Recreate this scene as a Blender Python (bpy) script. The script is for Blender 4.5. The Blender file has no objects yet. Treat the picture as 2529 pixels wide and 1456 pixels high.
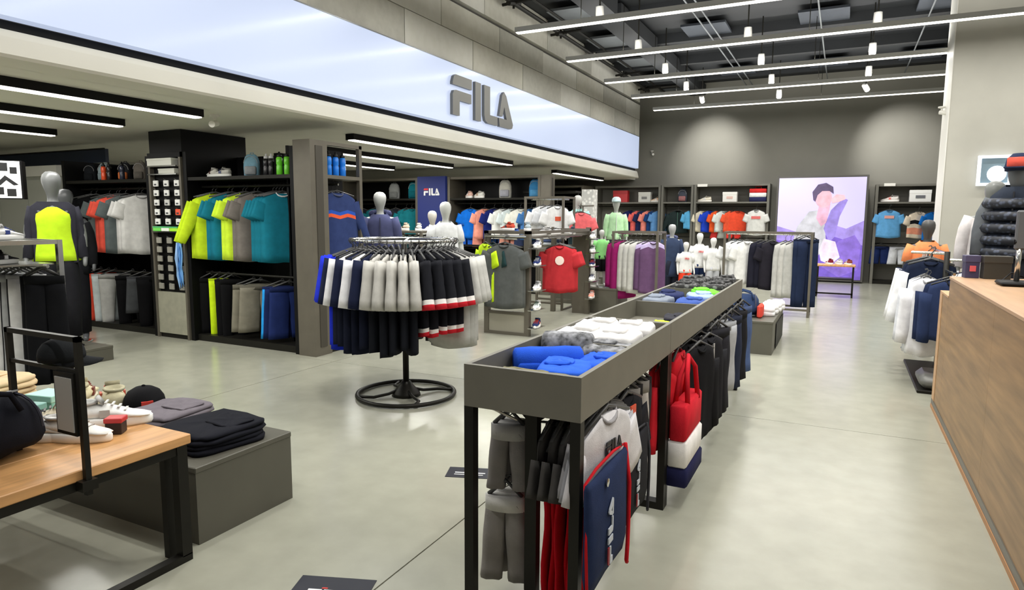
import bpy, math, random
from math import sin, cos, pi, radians, sqrt
from mathutils import Matrix, Vector

# ------------------------------------------------------------------ camera, world, exposure
scene = bpy.context.scene
COL = scene.collection
CAM_F, CAM_YAW, CAM_PITCH, CAM_ROLL, EYE = 1621.33, 0.463743, 0.119964, -0.0056163, 1.6
fw = Vector((-sin(CAM_YAW)*cos(CAM_PITCH), cos(CAM_YAW)*cos(CAM_PITCH), -sin(CAM_PITCH)))
rt0 = Vector((cos(CAM_YAW), sin(CAM_YAW), 0)); dn0 = fw.cross(rt0)
rt = rt0*cos(CAM_ROLL) + dn0*sin(CAM_ROLL); dn = -rt0*sin(CAM_ROLL) + dn0*cos(CAM_ROLL)
camd = bpy.data.cameras.new('camera'); cam = bpy.data.objects.new('camera', camd); COL.objects.link(cam)
camd.sensor_fit = 'HORIZONTAL'; camd.sensor_width = 36.0; camd.lens = 36.0*CAM_F/2529
camd.clip_start = 0.05; camd.clip_end = 100
M3 = Matrix((rt, -dn, -fw)).transposed()
cam.matrix_world = Matrix.Translation((0, 0, EYE)) @ M3.to_4x4()
scene.camera = cam

world = bpy.data.worlds.new('open_front_fill'); scene.world = world; world.use_nodes = True  # even fill light added through the open front, its source unseen
bg = world.node_tree.nodes['Background']; bg.inputs[0].default_value = (1.0, 0.98, 0.95, 1); bg.inputs[1].default_value = 0.16
scene.view_settings.view_transform = 'Standard'; scene.view_settings.look = 'None'
scene.view_settings.gamma = 1.0; scene.view_settings.use_curve_mapping = False
scene.view_settings.exposure = 0.45
scene.cycles.max_bounces = 6; scene.cycles.diffuse_bounces = 3; scene.cycles.glossy_bounces = 3
scene.cycles.sample_clamp_indirect = 4.0
scene.cycles.caustics_reflective = False; scene.cycles.caustics_refractive = False
LINE_W, SPOT_W, SOFFIT_W = 25.0, 88.0, 44.0      # watts of the room's lamps and of the added uplight

# ------------------------------------------------------------------ colour and materials
def lin(c):
    return tuple((v/255/12.92) if v/255 <= 0.04045 else ((v/255+0.055)/1.055)**2.4 for v in c) + (1.0,)
MATS = {}
def mat(name, rgb=(128,128,128), rough=0.6, metal=0.0, kind=None, scale=20.0, amt=0.12, emit=0.0, emit_rgb=None, bump=0.0, coat=0.0):
    if name in MATS: return MATS[name]
    m = bpy.data.materials.new(name); m.use_nodes = True; nt = m.node_tree; b = nt.nodes['Principled BSDF']
    c = lin(rgb); b.inputs['Base Color'].default_value = c
    b.inputs['Roughness'].default_value = rough; b.inputs['Metallic'].default_value = metal
    if name in ('black_laminate', 'lamp_housing_black', 'black_metal'): b.inputs['Specular IOR Level'].default_value = 0.2
    if coat: b.inputs['Coat Weight'].default_value = coat; b.inputs['Coat Roughness'].default_value = 0.12
    m.diffuse_color = c
    if emit:
        b.inputs['Emission Color'].default_value = lin(emit_rgb or rgb); b.inputs['Emission Strength'].default_value = emit
    tc = nt.nodes.new('ShaderNodeTexCoord')
    def noise(sc, det=4, vec=None):
        n = nt.nodes.new('ShaderNodeTexNoise'); n.inputs['Scale'].default_value = sc; n.inputs['Detail'].default_value = det
        nt.links.new(vec or tc.outputs['Object'], n.inputs['Vector']); return n
    def ramp(src, lo, hi, p0=0.3, p1=0.7):
        r = nt.nodes.new('ShaderNodeValToRGB'); r.color_ramp.elements[0].color = lo; r.color_ramp.elements[1].color = hi
        r.color_ramp.elements[0].position = p0; r.color_ramp.elements[1].position = p1
        nt.links.new(src, r.inputs[0]); return r
    def mapping(sx, sy, sz):
        mp = nt.nodes.new('ShaderNodeMapping'); mp.inputs['Scale'].default_value = (sx, sy, sz)
        nt.links.new(tc.outputs['Object'], mp.inputs['Vector']); return mp.outputs[0]
    dk = tuple(v*(1-amt) for v in c[:3])+(1,); lt = tuple(min(1, v*(1+amt)) for v in c[:3])+(1,)
    if kind in ('noise', 'fabric', 'concrete'):
        n = noise(scale); r = ramp(n.outputs['Fac'], dk, lt, 0.05, 0.95) if kind == 'concrete' else ramp(n.outputs['Fac'], dk, lt); nt.links.new(r.outputs[0], b.inputs['Base Color'])
        if emit: nt.links.new(r.outputs[0], b.inputs['Emission Color'])
        if kind == 'fabric':
            n2 = noise(180, 2)
            bp = nt.nodes.new('ShaderNodeBump'); bp.inputs['Strength'].default_value = 0.25; bp.inputs['Distance'].default_value = 0.004
            nt.links.new(n2.outputs['Fac'], bp.inputs['Height']); nt.links.new(bp.outputs[0], b.inputs['Normal'])
            b.inputs['Specular IOR Level'].default_value = 0.12
        if kind == 'concrete':
            n3 = noise(scale*9, 6); mx = nt.nodes.new('ShaderNodeMixRGB'); mx.blend_type = 'OVERLAY'; mx.inputs[0].default_value = 0.16
            nt.links.new(r.outputs[0], mx.inputs[1]); nt.links.new(n3.outputs['Fac'], mx.inputs[2]); nt.links.new(mx.outputs[0], b.inputs['Base Color'])
            rr = ramp(n.outputs['Fac'], (rough*0.85,)*3+(1,), (min(1, rough*1.15),)*3+(1,), 0.05, 0.95); nt.links.new(rr.outputs[0], b.inputs['Roughness'])
    if kind == 'speckle':
        v = nt.nodes.new('ShaderNodeTexVoronoi'); v.inputs['Scale'].default_value = scale
        nt.links.new(tc.outputs['Object'], v.inputs['Vector'])
        r = ramp(v.outputs['Distance'], lt, dk, 0.25, 0.5); nt.links.new(r.outputs[0], b.inputs['Base Color'])
    if kind in ('wood_y', 'wood_x'):
        vec = mapping(9, 0.7, 9) if kind == 'wood_y' else mapping(0.7, 9, 9)
        n = noise(scale, 6, vec); r = ramp(n.outputs['Fac'], dk, lt); nt.links.new(r.outputs[0], b.inputs['Base Color'])
    MATS[name] = m; return m
def fab(r, g, b): return mat('cloth_%d_%d_%d' % (r, g, b), (r, g, b), 0.85, kind='fabric', scale=14, amt=0.10)
def pla(r, g, b, rough=0.45): return mat('plastic_%d_%d_%d' % (r, g, b), (r, g, b), rough)

DARKMETAL = mat('olive_grey_metal', (112,109,98), 0.5, 0.1, 'noise', 6, 0.06)
BLACKMETAL = mat('black_metal', (38,37,33), 0.42, 0.4, 'noise', 8, 0.08)
POSTMETAL = mat('taupe_metal', (104,99,88), 0.45, 0.25, 'noise', 5, 0.08)
CHROME = mat('chrome', (205,205,200), 0.18, 1.0)
BLACK = mat('black_laminate', (9,9,10), 0.5, 0.0, 'noise', 4, 0.2)
WHITEPAINT = mat('white_paint', (232,230,222), 0.5)
NAVY = (22,30,58)

# ------------------------------------------------------------------ mesh helpers
class MB:
    def __init__(s): s.v, s.f, s.m = [], [], []
    def add(s, vs, fs, mi=0):
        o = len(s.v); s.v += [tuple(p) for p in vs]
        for f in fs: s.f.append(tuple(i+o for i in f)); s.m.append(mi)
        return s
    def box(s, x0, x1, y0, y1, z0, z1, mi=0, bev=0.0):
        if bev <= 0:
            vs = [(x,y,z) for z in (z0,z1) for y in (y0,y1) for x in (x0,x1)]
            return s.add(vs, [(0,2,3,1),(4,5,7,6),(0,1,5,4),(2,6,7,3),(0,4,6,2),(1,3,7,5)], mi)
        b = min(bev, (x1-x0)/2.01, (y1-y0)/2.01, (z1-z0)/2.01)
        rings = [(z0, b), (z0+b, 0), (z1-b, 0), (z1, b)]; vs, fs = [], []
        for z, i in rings:
            a = [(x0+i+(b if i == 0 else 0), y0+i), (x1-i-(b if i == 0 else 0), y0+i), (x1-i, y0+i+(b if i == 0 else 0)), (x1-i, y1-i-(b if i == 0 else 0)),
                 (x1-i-(b if i == 0 else 0), y1-i), (x0+i+(b if i == 0 else 0), y1-i), (x0+i, y1-i-(b if i == 0 else 0)), (x0+i, y0+i+(b if i == 0 else 0))]
            vs += [(p[0], p[1], z) for p in a]
        for r in range(3):
            for k in range(8): fs.append((r*8+k, r*8+(k+1) % 8, r*8+8+(k+1) % 8, r*8+8+k))
        fs.append(tuple(range(7,-1,-1))); fs.append(tuple(range(24,32)))
        return s.add(vs, fs, mi)
    def tube(s, pts, r, n=8, closed=False, mi=0, flat=1.0):
        P = [Vector(p) for p in pts]; k = len(P); vs, fs = [], []
        rr = r if isinstance(r, (list, tuple)) else [r]*k
        up = None
        for i in range(k):
            if closed: t = (P[(i+1) % k]-P[i-1])
            else: t = P[min(i+1,k-1)]-P[max(i-1,0)]
            t = t.normalized() if t.length > 1e-9 else Vector((0,0,1))
            if up is None:
                a = Vector((0,0,1)) if abs(t.z) < 0.9 else Vector((0,1,0))
                up = (a - t*a.dot(t)).normalized()
            else:
                up = up - t*up.dot(t)
                up = up.normalized() if up.length > 1e-6 else Vector((1,0,0))
            side = t.cross(up)
            for j in range(n):
                an = 2*pi*j/n; vs.append(P[i] + up*(cos(an)*rr[i]) + side*(sin(an)*rr[i]*flat))
        segs = k if closed else k-1
        for i in range(segs):
            for j in range(n):
                a, b = i*n+j, i*n+(j+1) % n; c, d = ((i+1) % k)*n+(j+1) % n, ((i+1) % k)*n+j
                fs.append((a,b,c,d))
        if not closed: fs.append(tuple(range(n-1,-1,-1))); fs.append(tuple((k-1)*n+j for j in range(n)))
        return s.add(vs, fs, mi)
    def lathe(s, prof, n=16, mi=0, c=(0,0,0), sx=1.0, sy=1.0):
        vs, fs = [], []
        for r, z in prof:
            for j in range(n): vs.append((c[0]+r*sx*cos(2*pi*j/n), c[1]+r*sy*sin(2*pi*j/n), c[2]+z))
        for i in range(len(prof)-1):
            for j in range(n): fs.append((i*n+j, i*n+(j+1) % n, (i+1)*n+(j+1) % n, (i+1)*n+j))
        fs.append(tuple(range(n-1,-1,-1))); fs.append(tuple((len(prof)-1)*n+j for j in range(n)))
        return s.add(vs, fs, mi)
    def prism(s, poly, t, axis='y', at=0.0, mi=0):     # poly in the two other axes, extruded by t along axis
        def P(a, b, h): return {'y': (a,h,b), 'x': (h,a,b), 'z': (a,b,h)}[axis]
        n = len(poly); vs = [P(a,b,at) for a,b in poly] + [P(a,b,at+t) for a,b in poly]
        fs = [tuple(range(n)), tuple(range(2*n-1,n-1,-1))] + [(i, i+n, (i+1) % n+n, (i+1) % n) for i in range(n)]
        return s.add(vs, fs, mi)
    def rings(s, rows, mi=0, cap0=True, cap1=True, rowmi=None):
        n = len(rows[0]); vs = [p for r in rows for p in r]; o = len(s.v); s.v += [tuple(p) for p in vs]
        for i in range(len(rows)-1):
            for j in range(n):
                s.f.append((o+i*n+j, o+i*n+(j+1) % n, o+(i+1)*n+(j+1) % n, o+(i+1)*n+j)); s.m.append(rowmi(i, j) if rowmi else mi)
        if cap0: s.f.append(tuple(o+j for j in range(n-1,-1,-1))); s.m.append(rowmi(0,0) if rowmi else mi)
        if cap1: s.f.append(tuple(o+(len(rows)-1)*n+j for j in range(n))); s.m.append(rowmi(len(rows)-2,0) if rowmi else mi)
        return s
    def mesh(s, name, mats, smooth=False):
        me = bpy.data.meshes.new(name); me.from_pydata(s.v, [], s.f); me.validate(verbose=False)
        for m in (mats if isinstance(mats, (list, tuple)) else [mats]): me.materials.append(m)
        if len(me.polygons) == len(s.m): me.polygons.foreach_set('material_index', s.m)
        if smooth: me.polygons.foreach_set('use_smooth', [True]*len(me.polygons))
        me.update()
        bm_fix(me)
        return me
import bmesh
def bm_fix(me):
    bm = bmesh.new(); bm.from_mesh(me); bmesh.ops.recalc_face_normals(bm, faces=bm.faces); bm.to_mesh(me); bm.free()

def link(o, parent=None):
    COL.objects.link(o)
    if parent: o.parent = parent
    return o
def part(name, mb, mats, parent, smooth=False, label=None, loc=None, rot=None):
    me = mb if isinstance(mb, bpy.types.Mesh) else mb.mesh(name, mats, smooth)
    o = link(bpy.data.objects.new(name, me), parent)
    if loc: o.location = loc
    if rot: o.rotation_euler = rot
    if label: o['label'] = label
    return o
def thing(name, label, cat, loc=(0,0,0), rot=0.0, group=None, scale=None):
    o = link(bpy.data.objects.new(name, None)); o.empty_display_size = 0.1
    o.location = loc; o.rotation_euler = rot if isinstance(rot, (tuple, list)) else (0,0,rot)
    if scale: o.scale = (scale,)*3 if not isinstance(scale, (tuple, list)) else scale
    o['label'] = label; o['category'] = cat
    if group: o['group'] = group
    return o
def solid(name, mb, mats, label, cat, loc=(0,0,0), rot=0.0, group=None, smooth=False, scale=None):
    me = mb if isinstance(mb, bpy.types.Mesh) else mb.mesh(name, mats, smooth)
    o = link(bpy.data.objects.new(name, me)); o.location = loc
    o.rotation_euler = rot if isinstance(rot, (tuple, list)) else (0,0,rot)
    if scale: o.scale = (scale,)*3 if not isinstance(scale, (tuple, list)) else scale
    o['label'] = label; o['category'] = cat
    if group: o['group'] = group
    return o
def struct(name, mb, mats, parent=None, smooth=False, label=None):
    o = part(name, mb, mats, parent, smooth)
    if not parent: o['kind'] = 'structure'
    if label: o['label'] = label
    return o
def box(*a, **k): return MB().box(*a, **k)
CACHE = {}
def cached(key, fn):
    if key not in CACHE: CACHE[key] = fn()
    return CACHE[key]
def lamp(name, kind, loc, power, rot=(0,0,0), color=(1,0.985,0.945), **k):
    d = bpy.data.lights.new(name, kind); d.energy = power; d.color = color
    for a, v in k.items(): setattr(d, a, v)
    o = link(bpy.data.objects.new(name, d)); o.location = loc; o.rotation_euler = rot
    return o

# brand lettering: five outlines F(top), F(lower), I, L, A in a 2.6 x 1 box
def letters():
    F1 = [(0,0.80),(0.05,0.95),(0.12,1.0),(0.74,1.0),(0.74,0.74),(0.0,0.74)]
    F2 = [(0,0),(0,0.50),(0.05,0.60),(0.12,0.62),(0.72,0.62),(0.72,0.38),(0.26,0.38),(0.26,0)]
    I = [(0.88,0),(0.88,1.0),(1.12,1.0),(1.12,0)]
    L = [(1.26,1.0),(1.26,0.20),(1.30,0.06),(1.42,0),(1.86,0),(1.86,0.24),(1.52,0.24),(1.52,1.0)]
    A = [(1.72,0.30),(2.06,0.92),(2.14,1.0),(2.22,0.92),(2.60,0.14),(2.58,0.03),(2.50,0),(2.04,0),(2.04,0.22),(2.26,0.22),(2.12,0.55),(1.96,0.24)]
    A = [(1.94,0.30),(2.08,0.90),(2.17,1.0),(2.28,0.90),(2.62,0.14),(2.58,0.03),(2.50,0),(1.96,0),(1.92,0.24),(2.30,0.24),(2.18,0.58),(2.10,0.30)]
    return [F1, F2, I, L, A]
def lettering(h, t, mi=(0,1,1,1,1)):
    mb = MB()
    for k, poly in enumerate(letters()): mb.prism([(a*h, b*h) for a, b in poly], t, 'y', 0.0, mi[k])
    return mb

# ------------------------------------------------------------------ the setting
FLOOR = mat('polished_concrete', (160,160,145), 0.21, 0, 'concrete', 0.6, 0.16)
JOINT = mat('joint_filler', (120,116,104), 0.8)
CONC = mat('cast_concrete', (206,205,196), 0.75, 0, 'concrete', 0.8, 0.16)
CONC2 = mat('cast_concrete_darker', (184,183,173), 0.75, 0, 'concrete', 1.3, 0.22)
CONC3 = mat('cast_concrete_warm', (198,196,184), 0.75, 0, 'concrete', 1.0, 0.2)
CONCJ = mat('concrete_joint', (84,83,78), 0.9)
GREYWALL = mat('warm_grey_paint', (134,132,123), 0.7, 0, 'noise', 1.2, 0.05)
PALEWALL = mat('pale_grey_plaster', (186,184,174), 0.75, 0, 'noise', 2.0, 0.05)
SOFFIT = mat('soffit_paint', (214,212,200), 0.7, 0, 'noise', 1.5, 0.04)
DARKCEIL = mat('dark_ceiling', (22,25,28), 0.7, 0, 'noise', 1.0, 0.25)
DARKWALL = mat('charcoal_wall', (44,43,41), 0.7, 0, 'noise', 1.5, 0.1)
XL, XR, YF, YB, FX = -13.0, 5.0, -3.2, 18.75, -5.08
floor = struct('floor', box(XL, XR, YF, YB, -0.12, -0.006), JOINT)
xs = [XL, -11.31, -8.11, -4.91, -1.71, 1.49, XR]; ys = [YF, 0.85, 5.45, 10.0, 14.6, YB]
for i in range(len(xs)-1):
    for j in range(len(ys)-1):
        part('slab', box(xs[i]+0.004, xs[i+1]-0.004, ys[j]+0.003, ys[j+1]-0.003, -0.0055, 0.0), FLOOR, floor)
struct('wall_back', box(XL, XR, YB, YB+0.2, 0, 5.3), GREYWALL)
struct('wall_left', box(XL-0.2, XL, YF, YB, 0, 5.3), PALEWALL)
struct('wall_right', box(XR, XR+0.2, YF, YB, 0, 5.3), PALEWALL)
# the pale pier behind the counter
struct('wall_pier', box(1.335, XR, 12.0, 12.75, 0, 5.2), PALEWALL)
struct('wall_pier_side', box(1.325, 1.335, 11.99, 12.75, 0, 5.2), WHITEPAINT)  # paler sheet over the pier's left side
# ceilings
ceil = struct('ceiling', box(XL, XR, YF, YB, 5.2, 5.35), DARKCEIL)
struct('wall_bulkhead', box(XL, FX-0.3, YF, YF+0.1, 2.74, 5.19), SOFFIT)
for k in range(12):
    y = -2.2+1.96*k
    part('beam', box(FX+0.02, XR-0.02, y, y+0.12, 5.02, 5.2), DARKCEIL, ceil)
PANELG = mat('acoustic_panel_grey', (92,96,98), 0.8, 0, 'noise', 3, 0.1)
for k in range(9):                                   # grey acoustic panels along the concrete band
    y = 2.9+1.96*k
    part('panel', box(-4.75, -4.05, y, y+1.0, 5.06, 5.1), PANELG, ceil)
PANELB = mat('acoustic_panel_slate', (54,59,67), 0.8, 0, 'noise', 3, 0.15)
for k in range(9):
    for x in (-2.9, -0.9, 0.9):
        if (k*3+int(x*2)) % 2 == 0:
            part('panel', box(x, x+0.8, 2.9+1.96*k, 3.8+1.96*k, 5.08, 5.12), PANELB, ceil)
CONDUIT = mat('conduit_grey', (120,124,126), 0.5, 0.4)
for x in (-2.45,-2.3,-0.55,1.1): part('conduit', MB().tube([(x,YF+0.1,5.0),(x,YB-0.1,5.0)], 0.014, 6), CONDUIT, ceil)
for k in range(6): part('duct', box(-3.9, -3.5, 3.2+2.6*k, 5.6+2.6*k, 4.86, 5.12), DARKCEIL, ceil)
low = struct('ceiling_low', box(XL, FX-0.345, YF, YB, 2.64, 2.74), SOFFIT)
# the fascia: grey lip, black shadow gap, lightbox, concrete band
struct('trim_2', MB().prism([(FX-0.35,2.64),(FX-0.02,2.64),(FX+0.0,2.66),(FX-0.03,2.78),(FX-0.05,2.83),(FX-0.35,2.83)], 17.88-YF, 'y', YF), SOFFIT)
struct('trim_3', box(FX-0.35, FX-0.10, YF, 17.86, 2.83, 2.90), BLACK)
band = struct('wall_fascia', box(FX-0.30, FX-0.10, YF, 17.86, 2.9, 5.19), CONCJ)
for r, (z0, z1) in enumerate(((3.75,4.19),(4.20,4.585),(4.66,5.19))):
    y = YF + (0.0, 0.85, 0.4)[r]; k = 0
    while y < 17.85:
        y1 = min(y + (1.72, 1.72, 2.4)[r], 17.87)
        off = 0.004*((k*7+r*3) % 4)
        part('concrete_panel', box(FX-0.10, FX-0.012-off, y+0.004, y1-0.004, z0, z1), (CONC, CONC2, CONC3)[(k*5+r*2) % 3], band); y = y1; k += 1
lb = thing('lightbox_fascia', 'long glowing bluish white lightbox band along the left fascia under the concrete', 'lightbox', (0,0,0))
LBM = mat('lightbox_acrylic', (120,128,146), 0.32, 0, None, emit=0.56, emit_rgb=(206,219,247), coat=0.22)
prof = []
for i in range(7): a = pi/2*i/6; prof.append((FX+0.02-0.10*(1-sin(a)), 17.72+0.16*cos(a)))
edge = [(FX-0.10, YF), (FX+0.02, YF), (FX+0.02, 17.72)] + [(FX+0.02-0.08*(1-cos(pi/2*i/6)), 17.72+0.16*sin(pi/2*i/6)) for i in range(1,7)] + [(FX-0.10, 17.88)]
part('acrylic_face', MB().prism(edge, 0.83, 'z', 2.905), LBM, lb)
TRIMM = mat('thin_steel_trim', (120,122,122), 0.35, 0.7)
part('top_trim', box(FX-0.1, FX+0.024, YF, 17.75, 3.735, 3.748), TRIMM, lb)
lt_ = thing('sign_letters', 'four large grey raised letters mounted on the glowing lightbox band', 'sign', (FX+0.045, 8.12, 3.02), 0)
LETM = mat('brushed_letter_metal', (112,112,108), 0.4, 0.4)
for nm, poly in zip(('letter_bar','letter','letter','letter','letter'), letters()):
    part(nm, MB().prism([(a*1.9/2.62, b*0.56) for a, b in poly], 0.045, 'x', -0.02), LETM, lt_)
# brackets and pipe under the ceiling along the concrete band
rail = thing('cable_tray', 'black cable tray with spiky brackets along the top of the concrete band', 'cable tray', (-4.85,0,4.93))
part('pipe', MB().tube([(0,YF+0.1,0),(0,17.8,0)], 0.035, 8), BLACKMETAL, rail)
part('pipe', MB().tube([(0.22,YF+0.1,0.1),(0.22,YB-0.1,0.1)], 0.022, 8), BLACKMETAL, rail)
for k in range(9):
    y = 1.9+1.95*k
    mb = MB().tube([(-0.2,y,0.0),(0.4,y,0.03)], 0.025, 6).tube([(0,y,0.26),(0,y,-0.08)], 0.02, 6).tube([(0,y-0.18,-0.04),(0,y+0.2,0.06)], 0.045, 8)
    part('bracket', mb, BLACKMETAL, rail)
ordn = 'first second third fourth fifth sixth seventh eighth ninth tenth eleventh twelfth thirteenth fourteenth fifteenth sixteenth seventeenth eighteenth nineteenth twentieth twenty-first twenty-second'.split()
# straight pendant lights across the hall
LED = mat('led_diffuser', (255,250,240), 0.4, emit=3.2, emit_rgb=(255,248,235))
LEDHOUSE = mat('lamp_housing_grey', (196,196,192), 0.4, 0.1)
LEDDARK = mat('lamp_housing_black', (18,18,18), 0.5, 0.2)
LY = [1.08, 3.03, 4.98, 6.93, 8.88, 10.84, 12.86, 14.72, 16.62]
for i, y in enumerate(LY):
    x1 = 4.6 if y < 11.5 else 4.4
    t = thing('linear_pendant_light', ('slim white linear ceiling light across the hall, %s row counted from the back wall' % ordn[8-i]), 'ceiling light', (0,y,4.23), 0, 'linear ceiling lights')
    part('housing', box(-4.4, x1, -0.045, 0.045, 0.0, 0.07), LEDHOUSE, t)
    part('diffuser', box(-4.38, x1-0.02, -0.04, 0.04, -0.012, 0.0), LED, t)
    for x in (-3.4, -0.6, 2.2):
        part('hanging_wire', MB().tube([(x,0,0.07),(x,0,0.80)], 0.006, 5), BLACKMETAL, t)
    for a, b in ((-4.35,-1.4),(-1.4,1.5),(1.5,4.4)):
        if y > 11.5 and a > 1: continue
        l = lamp('pendant_lamp', 'AREA', ((a+b)/2, y, 4.205), LINE_W, shape='RECTANGLE', size=b-a, size_y=0.08)
        l.parent = t; l.location = ((a+b)/2, 0, -0.03)
        l = lamp('added_uplight', 'AREA', (0,0,0), LINE_W*0.85, (pi,0,0), shape='RECTANGLE', size=b-a, size_y=0.08); l.parent = t; l.location = ((a+b)/2, 0, 0.09)  # upward lamp added to brighten the concrete band, not a pendant part
# spotlights
SPOTM = mat('spot_white', (225,224,218), 0.4, 0.1)
SPOTGLOW = mat('spot_lens', (255,252,245), 0.3, emit=14.0, emit_rgb=(255,250,240))
colname = {-3.25: 'left', -1.5: 'middle', 0.28: 'right'}
for x in (-3.25, -1.5, 0.28):
    for i, y in enumerate((3.03, 4.98, 6.93, 8.88, 10.85, 12.88, 14.8, 16.62)):
        t = thing('ceiling_spotlight', 'small bright round ceiling spotlight in the %s column, %s from the back wall' % (colname[x], ordn[7-i]), 'spotlight', (x, y+0.35 if y < 12 else y+0.2, 4.45), 0, 'ceiling spotlights')
        wash = y > 16 and x != -1.5; tilt = 1.02 if wash else 0.12; yaw = -0.45 if (wash and x > 0) else 0.0
        part('stem', MB().tube([(0,0,0.75),(0,0,0.06)], 0.012, 6), BLACKMETAL, t)
        h = part('lamp_head', MB().lathe([(0.03,0.10),(0.055,0.09),(0.06,0.0),(0.062,-0.05),(0.05,-0.06)], 14), SPOTM, t, True, rot=(tilt,0,yaw))
        part('lens', MB().lathe([(0.045,-0.0605),(0.055,-0.065),(0.05,-0.09),(0.032,-0.108),(0.01,-0.114)], 14), SPOTGLOW, h)
        l = lamp('spot_lamp', 'SPOT', (0,0,-0.125), SPOT_W*(2.4 if wash else 1.0), spot_size=radians(66 if wash else 88), spot_blend=1.0 if wash else 0.6, shadow_soft_size=0.05)
        l.parent = h
# lights under the low ceiling
for i, (x, a, b, d) in enumerate(((-5.85,0.4,4.65,'nearest the fascia, above the round rack'),(-7.25,0.4,4.75,'in the second row at left'),(-8.9,1.0,4.95,'in the third row at far left'),
        (-5.75,6.8,11.4,'beyond the corner shelf, nearest the fascia'),(-7.2,7.4,11.6,'in the second row toward the navy banner'),(-8.7,8.4,11.65,'in the third row behind the corner shelf'),(-5.9,13.9,17.2,'at the far end of the low ceiling'))):
    t = thing('linear_soffit_light', 'black edged linear light under the low ceiling, ' + d, 'ceiling light', (x,0,2.64), 0, 'low ceiling lights')
    part('housing', box(-0.06, 0.06, a, b, -0.075, -0.001), LEDDARK, t)
    part('diffuser', box(-0.05, 0.05, a+0.02, b-0.02, -0.087, -0.075), LED, t)
    part('side_trim', box(-0.075, -0.061, a, b, -0.08, -0.001), LEDDARK, t)
    l = lamp('soffit_lamp', 'AREA', (0,0,0), SOFFIT_W*(b-a)/4, shape='RECTANGLE', size=0.1, size_y=b-a-0.1); l.parent = t; l.location = (0,(a+b)/2,-0.10)
# small cameras
def dome(loc, label, cat='camera', rot=0):
    t = thing('security_camera', label, cat, loc, rot)
    part('base', MB().lathe([(0.05,0.0),(0.05,-0.02),(0.02,-0.03)], 12), WHITEPAINT, t)
    part('arm', MB().tube([(0,0,-0.02),(0,0,-0.07),(0.03,-0.02,-0.09)], 0.012, 6), WHITEPAINT, t)
    part('camera_body', MB().tube([(-0.01,0.03,-0.085),(0.06,-0.09,-0.11)], [0.03,0.034], 10), WHITEPAINT, t)
    return t
dome((-6.0,4.95,2.64), 'small white security camera hanging from the low ceiling near the shelf tower')
dome((1.27,12.35,3.32), 'small white camera on the side of the pale pier', rot=0.6)
dome((-4.95,18.705,3.45), 'tiny white camera on the back wall beside the lightbox end')

# ------------------------------------------------------------------ garment builders (origin: where the hook meets the rail; front faces -Y)
def torso_rows(w, L, T, seed, fold, drop=0.11, nu=10, nv=9, neck=0.30, waist=0.0, flare=0.04):
    rnd = random.Random(seed); ph = rnd.random()*6; ph2 = rnd.random()*6; rows = []
    for i in range(nv+1):
        v = (i/nv)**1.05; row = []
        for s in (-1, 1):
            for k in range(nu):
                u = (-1+2*k/nu) if s < 0 else (1-2*k/nu)
                au = abs(u)
                top = -drop - 0.075*au**1.6*(w/0.46) - (0.055 if s < 0 else 0.015)*max(0, 1-(au/neck)**2)*(1 if au < neck else 0)
                bot = -drop - L + 0.012*sin(3*u+ph2) + (0.01 if s > 0 else 0)
                z = top + (bot-top)*v
                hw = w/2*(0.90+0.10*min(1, v*5) + flare*v - waist*sin(pi*min(1,v*1.3)))
                thick = T*(max(0.0, 1-au**2.4))**0.5*(0.55+0.45*min(1, v*4))
                f = fold*v*(sin(5.2*u+ph)+0.5*sin(9.7*u+ph2+v*2))
                row.append((u*hw, s*(thick+0.003)+f, z))
        rows.append(row)
    return rows
def sleeve_rows(w, L, side, T, drop, ang=0.42, r0=0.105, r1=0.085, n=8, nr=5, sz=0.135):
    rows = []; x0, z0 = side*w/2*0.80, -drop-sz
    dx, dz = side*sin(ang), -cos(ang)
    for i in range(nr+1):
        t = i/nr; cx, cz = x0+dx*L*t, z0+dz*L*t; r = r0+(r1-r0)*t
        px, pz = -dz*side, dx*side
        rows.append([(cx+px*side*cos(2*pi*k/n)*r, sin(2*pi*k/n)*T*(0.78+0.34*t+0.06*sin(i*2.1)), cz+pz*side*cos(2*pi*k/n)*r) for k in range(n)])
    return rows
def hanger_mesh(w, drop):
    def f():
        mb = MB().tube([(0.0,0,0.012),(0.022,0,0.018),(0.03,0,0.0),(0.02,0,-0.02),(0,0,-0.035),(0,0,-drop+0.01)], 0.0035, 5)
        mb.tube([(-w*0.42,0,-drop-0.05),(0,0,-drop+0.015),(w*0.42,0,-drop-0.05)], 0.009, 6)
        return mb.mesh('hanger', mat('hanger_grey', (66,66,65), 0.4), True)
    return cached(('hanger', round(w,2), round(drop,2)), f)
def bandfn(nv, bands):
    def f(i, j):
        v = (i+0.5)/nv
        for lo, hi, mi in bands:
            if lo <= v < hi: return mi
        return 0
    return f
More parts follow.
